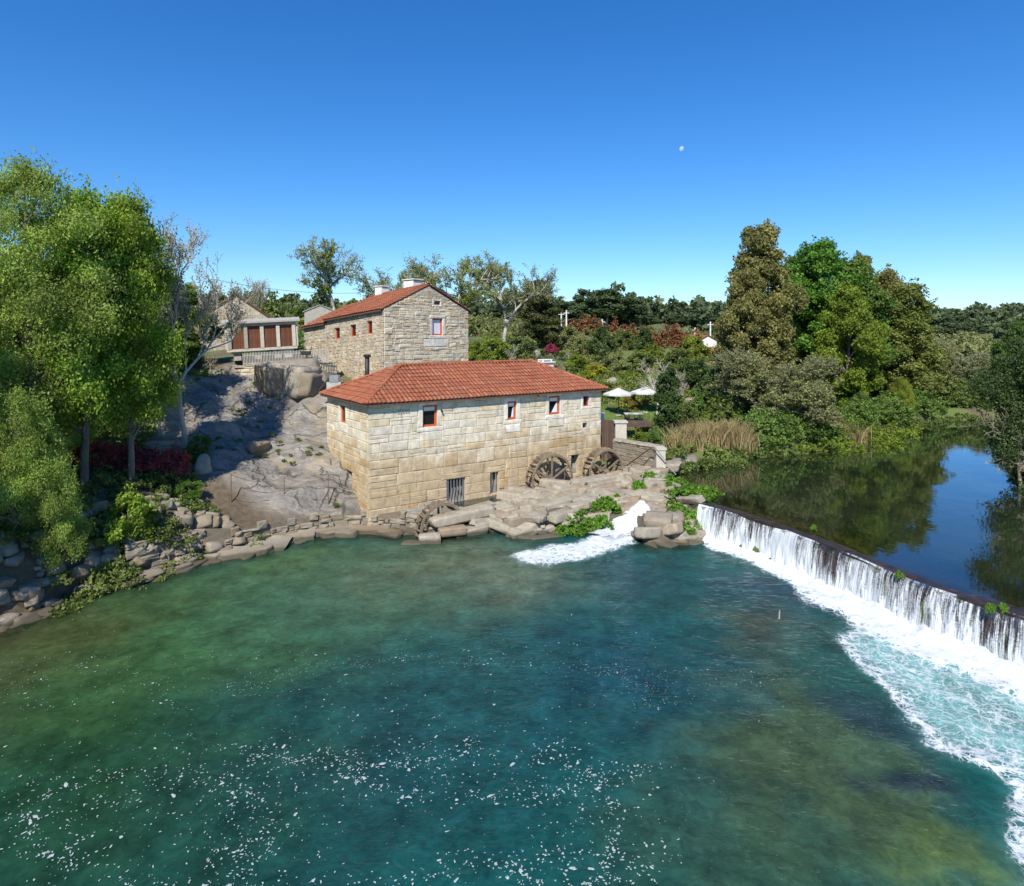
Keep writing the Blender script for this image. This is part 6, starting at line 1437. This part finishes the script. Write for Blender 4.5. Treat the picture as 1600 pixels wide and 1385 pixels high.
for i, (px, py) in enumerate([(1272, 829), (1405, 903), (1547, 955), (1567, 955)]):
    q = PZ(px, py, 1.5); rt = thing('weir_weed', ['lone green weed on the middle of the weir crest', 'green weed at the notch of the weir crest', 'tiny weed pair, nearer one on the weir lip', 'tiny weed pair, brighter one on the weir lip'][i], 'plant', (q.x, q.y, 1.47), i); rt.scale = (.3, .3, .45); link('foliage', T_herb[1], rt)
def grass():
    rg = np.random.default_rng(8); n = 26000; x = rg.uniform(3, 30, n); y = rg.uniform(43, 75, n); px = x/y*1000+800; ok = (px > 930) & (px < 1170); x, y = x[ok], y[ok]; z = H(x, y); ok = z > 1.6; x, y, z = x[ok], y[ok], z[ok]
    m = len(x); hh = rg.uniform(.08, .3, m); a = rg.uniform(0, 3.14, m); w = .03; dx, dy = rg.normal(size=m)*.06, rg.normal(size=m)*.06
    V = np.stack([np.stack([x-np.cos(a)*w, y-np.sin(a)*w, z-.02], 1), np.stack([x+np.cos(a)*w, y+np.sin(a)*w, z-.02], 1), np.stack([x+dx, y+dy, z+hh], 1)], 1).reshape(-1, 3)
    tag(link('grass', npmesh('grass', V, np.arange(3*m).reshape(-1, 3), L_herb, False, {'lv': np.repeat(rg.random(m), 3)})), 'garden grass on the terrace', kind='stuff')
grass()

# ------------------------------------------------------------------ terrace furniture
def parasol(label, px, D, top, w):
    x, y = pp(px, D); z0 = gz(x, y); zt = CAMZ-(top-HZ)/FPX*D; h = zt-z0; root = thing('parasol', label, 'parasol', (x, y, z0)); m = MB(); n = 8; r = w/2
    vs = [(0, 0, h)]; 
    for k in range(n): a = 2*math.pi*k/n; vs.append((r*.5*math.cos(a), r*.5*math.sin(a), h-.26))
    for k in range(n): a = 2*math.pi*k/n; vs.append((r*math.cos(a), r*math.sin(a), h-.48))
    for k in range(n): a = 2*math.pi*k/n; vs.append((r*1.01*math.cos(a), r*1.01*math.sin(a), h-.62))
    fs = [(0, 1+k, 1+(k+1) % n) for k in range(n)] + [(1+k+o*n, 1+n+k+o*n, 1+n+(k+1) % n+o*n, 1+(k+1) % n+o*n) for o in (0, 1) for k in range(n)]
    m.add(vs, fs); m.obj('canopy', M_cloth, root)
    p = MB(); p.tube((0, 0, 0), (0, 0, h+.06), .03, .03, 8); p.obj('pole', M_iron, root); b = MB(); b.tube((0, 0, 0), (0, 0, .1), .28, .25, 10); b.obj('base', M_conc, root)
    rb = MB(); rb.tube((0, 0, h-.04), (r*.97, 0, h-.50), .012, .012, 4); me = rb.mesh('rib', M_iron)
    for k in range(n): link('rib', me, root, None, (0, 0, 2*math.pi*k/n))
parasol('nearer white parasol beside the mill roof end', 966, 53.5, 606, 2.5); parasol('farther white parasol next to the columnar shrub', 1008, 56.5, 604, 2.6)
def table_set():
    x, y = pp(990, 52.0); z = gz(x, y); t = thing('garden_table', 'white topped garden table on the lawn under the parasols', 'table', (x, y, z)); m = MB(); m.box((0, 0, .73), (1.5, .8, .05)); m.obj('tabletop', M_cloth, t)
    l = MB(); l.tube((0, 0, 0), (0, 0, .71), .02, .02, 6); lm = l.mesh('leg', M_iron)
    for sx in (-1, 1):
        for sy in (-1, 1): link('leg', lm, t, (sx*.65, sy*.32, 0))
    labs = ['dark garden chair at the near side of the table, under the mill side', 'dark garden chair at the near side of the table, pond side', 'dark garden chair behind the table, mill side', 'dark garden chair behind the table, pond side']
    s = MB(); s.box((0, 0, .44), (.44, .44, .03)); sm = s.mesh('seat', M_iron); b = MB(); [b.box((-.18+.09*i, -.21, .68), (.02, .02, .46)) for i in range(5)]; b.box((0, -.21, .9), (.44, .03, .03)); bm = b.mesh('backrest', M_iron); l = MB(); l.tube((0, 0, 0), (0, 0, .43), .016, .016, 5); lg = l.mesh('leg', M_iron)
    for i, (dx, dy, rz) in enumerate([(-.4, -.75, 0), (.4, -.75, .1), (-.4, .75, math.pi), (.4, .75, math.pi-.1)]):
        c = thing('garden_chair', labs[i], 'chair', (x+dx, y+dy, gz(x+dx, y+dy)), rz, 'chairs round the garden table'); link('seat', sm, c); link('backrest', bm, c)
        for sx in (-1, 1):
            for sy in (-1, 1): link('leg', lg, c, (sx*.19, sy*.19, 0))
table_set()
def deck():
    p0, p1 = P(945, 0, 47.0), P(1022, 0, 46.0); root = thing('timber_deck', 'dark timber deck edge with rails below the lawn', 'deck', (p0.x, p0.y, 3.55)); L = p1.x-p0.x; n = 16
    m = MB(); m.box((0, .5, 0), (L/n-.02, 1.6, .06)); me = m.mesh('board', M_plank)
    for i in range(n): link('board', me, root, ((i+.5)*L/n, 0, 0))
    b = MB(); b.box((L/2, -.3, -.12), (L, .1, .2)); b.obj('beam', M_plank, root); ps = MB(); ps.box((0, -.2, -.9), (.12, .12, 1.7)); pm_ = ps.mesh('post', M_plank)
    for i in range(4): link('post', pm_, root, (.1+i*(L-.2)/3, 0, 0))
deck()
q = P(941, 655, 44.5); m = MB(); m.box((0, 0, -.3), (.25, .25, 1.3)); m.box((0, 0, .38), (.32, .32, .08)); o = m.obj('white_post', M_white); o.location = q; tag(o, 'short white post at the mill corner by the deck', 'post')
q = P(968, 659, 45.2); m = MB(); m.box((0, 0, 0), (.75, .4, .3)); m.box((0, 0, .17), (.8, .45, .05)); o = m.obj('planter_box', M_white); o.location = (q.x, q.y, 3.75); tag(o, 'white planter box on the deck above the gate pillar', 'planter')
# poles and wires
for px, D, top, bot, lab in [(877, 112, 487, 520, 'pale concrete utility pole, first of the pair behind the hedge'), (885, 112, 485, 522, 'pale concrete utility pole, second of the pair behind the hedge'), (941, 118, 499, 520, 'short concrete utility pole among the eucalyptus'), (1086, 118, 512, 530, 'short utility pole beside the white house'), (1110, 112, 503, 545, 'taller utility pole in front of the white house'), (441, 66, 470, 500, 'thin pole behind the granary roof')]:
    x, y = pp(px, D); zt = CAMZ-(top-HZ)/FPX*D; z0 = gz(x, y); m = MB(); m.tube((0, 0, 0), (0, 0, zt-z0), .17 if D > 100 else .05, .11 if D > 100 else .04, 8)
    if D > 100: m.box((0, 0, zt-z0-.5), (1.0, .1, .1))
    o = m.obj('utility_pole', M_white if D > 100 else M_iron); o.location = (x, y, z0); tag(o, lab, 'pole')
for (a, b, lab) in [((330, 436, 66), (560, 458, 78), 'upper overhead cable crossing the sky behind the granary'), ((300, 468, 66), (580, 470, 78), 'lower overhead cable crossing the sky behind the granary')]:
    pa, pb = P(*a), P(*b); m = MB(); pr = None
    for i in range(17):
        t = i/16; c = pa.lerp(pb, t) - Vector((0, 0, .5*4*t*(1-t)))
        if pr is not None: m.tube(pr, c, .022, .022, 4, False)
        pr = c
    tag(m.obj('overhead_cable', M_iron), lab, 'cable')
# boulders on the rock
for px_, D_, s_, e_, lab_ in [(430, 43.0, (2.2, 1.6, 1.9), (.1, .12, .9), 'angular split block at the shady end of the big grey boulder'), (476, 42.9, (1.9, 1.5, 1.7), (-.1, .1, -.3), 'angular split block leaning on the sunny end of the big grey boulder'), (452, 44.6, (4.2, 2.0, 1.6), (.05, -.1, .2), 'flat topped granite outcrop behind the split blocks')]:
    x, y = pp(px_, D_); tag(link('boulder', rock_mesh('boulder', 900+px_, M_bank, .95, 6, .05), None, (x, y, gz(x, y)+.35), e_, s_), lab_, 'boulder')
for px, D, s, lab, lib, mz in [(452, 43.8, (3.6, 2.2, 2.2), 'big blocky grey boulder under the retaining wall', 3, .2), (400, 36.5, (1.6, 1.0, .8), 'pale boulder on the slab near the shade edge', 1, .1), (318, 33.3, (1.1, 1.0, 1.3), 'upright rounded boulder at the slab foot next to the red row', 4, .2), (500, 44.3, (1.8, 1.4, 1.5), 'lumpy boulder between retaining wall and duct box', 2, .2)]:
    x, y = pp(px, D); _o = tag(link('boulder', BOUL[lib] if s[0] < 3 else SLABS[4], None, (x, y, gz(x, y)+mz), (0, .1, px), s), lab, 'boulder')
for px, py, D, s, lab in [(870, 566, 66, .8, 'grey rock among the shrubs above the roof end'), (1085, 608, 57, 2.0, 'pale block of rock under the bare branches'), (835, 560, 74, 1.7, 'grey outcrop beside the lawn behind the mill'), (955, 590, 66, 1.3, 'pinkish rock on the garden slope')]:
    x, y = pp(px, D); tag(link('garden_rock', BOUL[int(px) % 6], None, (x, y, gz(x, y)+.3*s), (0, 0, px), (s*1.3, s, s*.9)), lab, 'rock')

# ------------------------------------------------------------------ daytime moon
def moon():
    t = NT('pale day moon'); b = t.n('BsdfDiffuse', Color=(.80, .84, .88)); tr = t.n('BsdfTransparent'); m = t.n('MixShader'); m.inputs[0].default_value = .38
    t.t.links.new(tr.outputs[0], m.inputs[1]); t.t.links.new(b.outputs[0], m.inputs[2]); M = t.done(m.outputs[0])
    D = 3000; q = P(1066, 233, D); r = 4.2/1000*D; V = [(0, 0, 0)]; n = 24; F = []
    mb = MB(); vs = [(0, -r*.3, 0)]
    for i in range(n):
        a = 2*math.pi*i/n; rr = r*(1 if math.cos(a-2.6) > -.1 else .55); vs.append((rr*math.cos(a), 0, rr*math.sin(a)))
    mb.add(vs, [(0, 1+i, 1+(i+1) % n) for i in range(n)]); o = mb.obj('moon', M, None, True); o.location = q; tag(o, 'pale gibbous daytime moon in the blue sky', 'moon')
moon()
print('OBJECTS', len(bpy.data.objects), 'TRIS', sum(len(m.polygons)*2 for m in bpy.data.meshes))
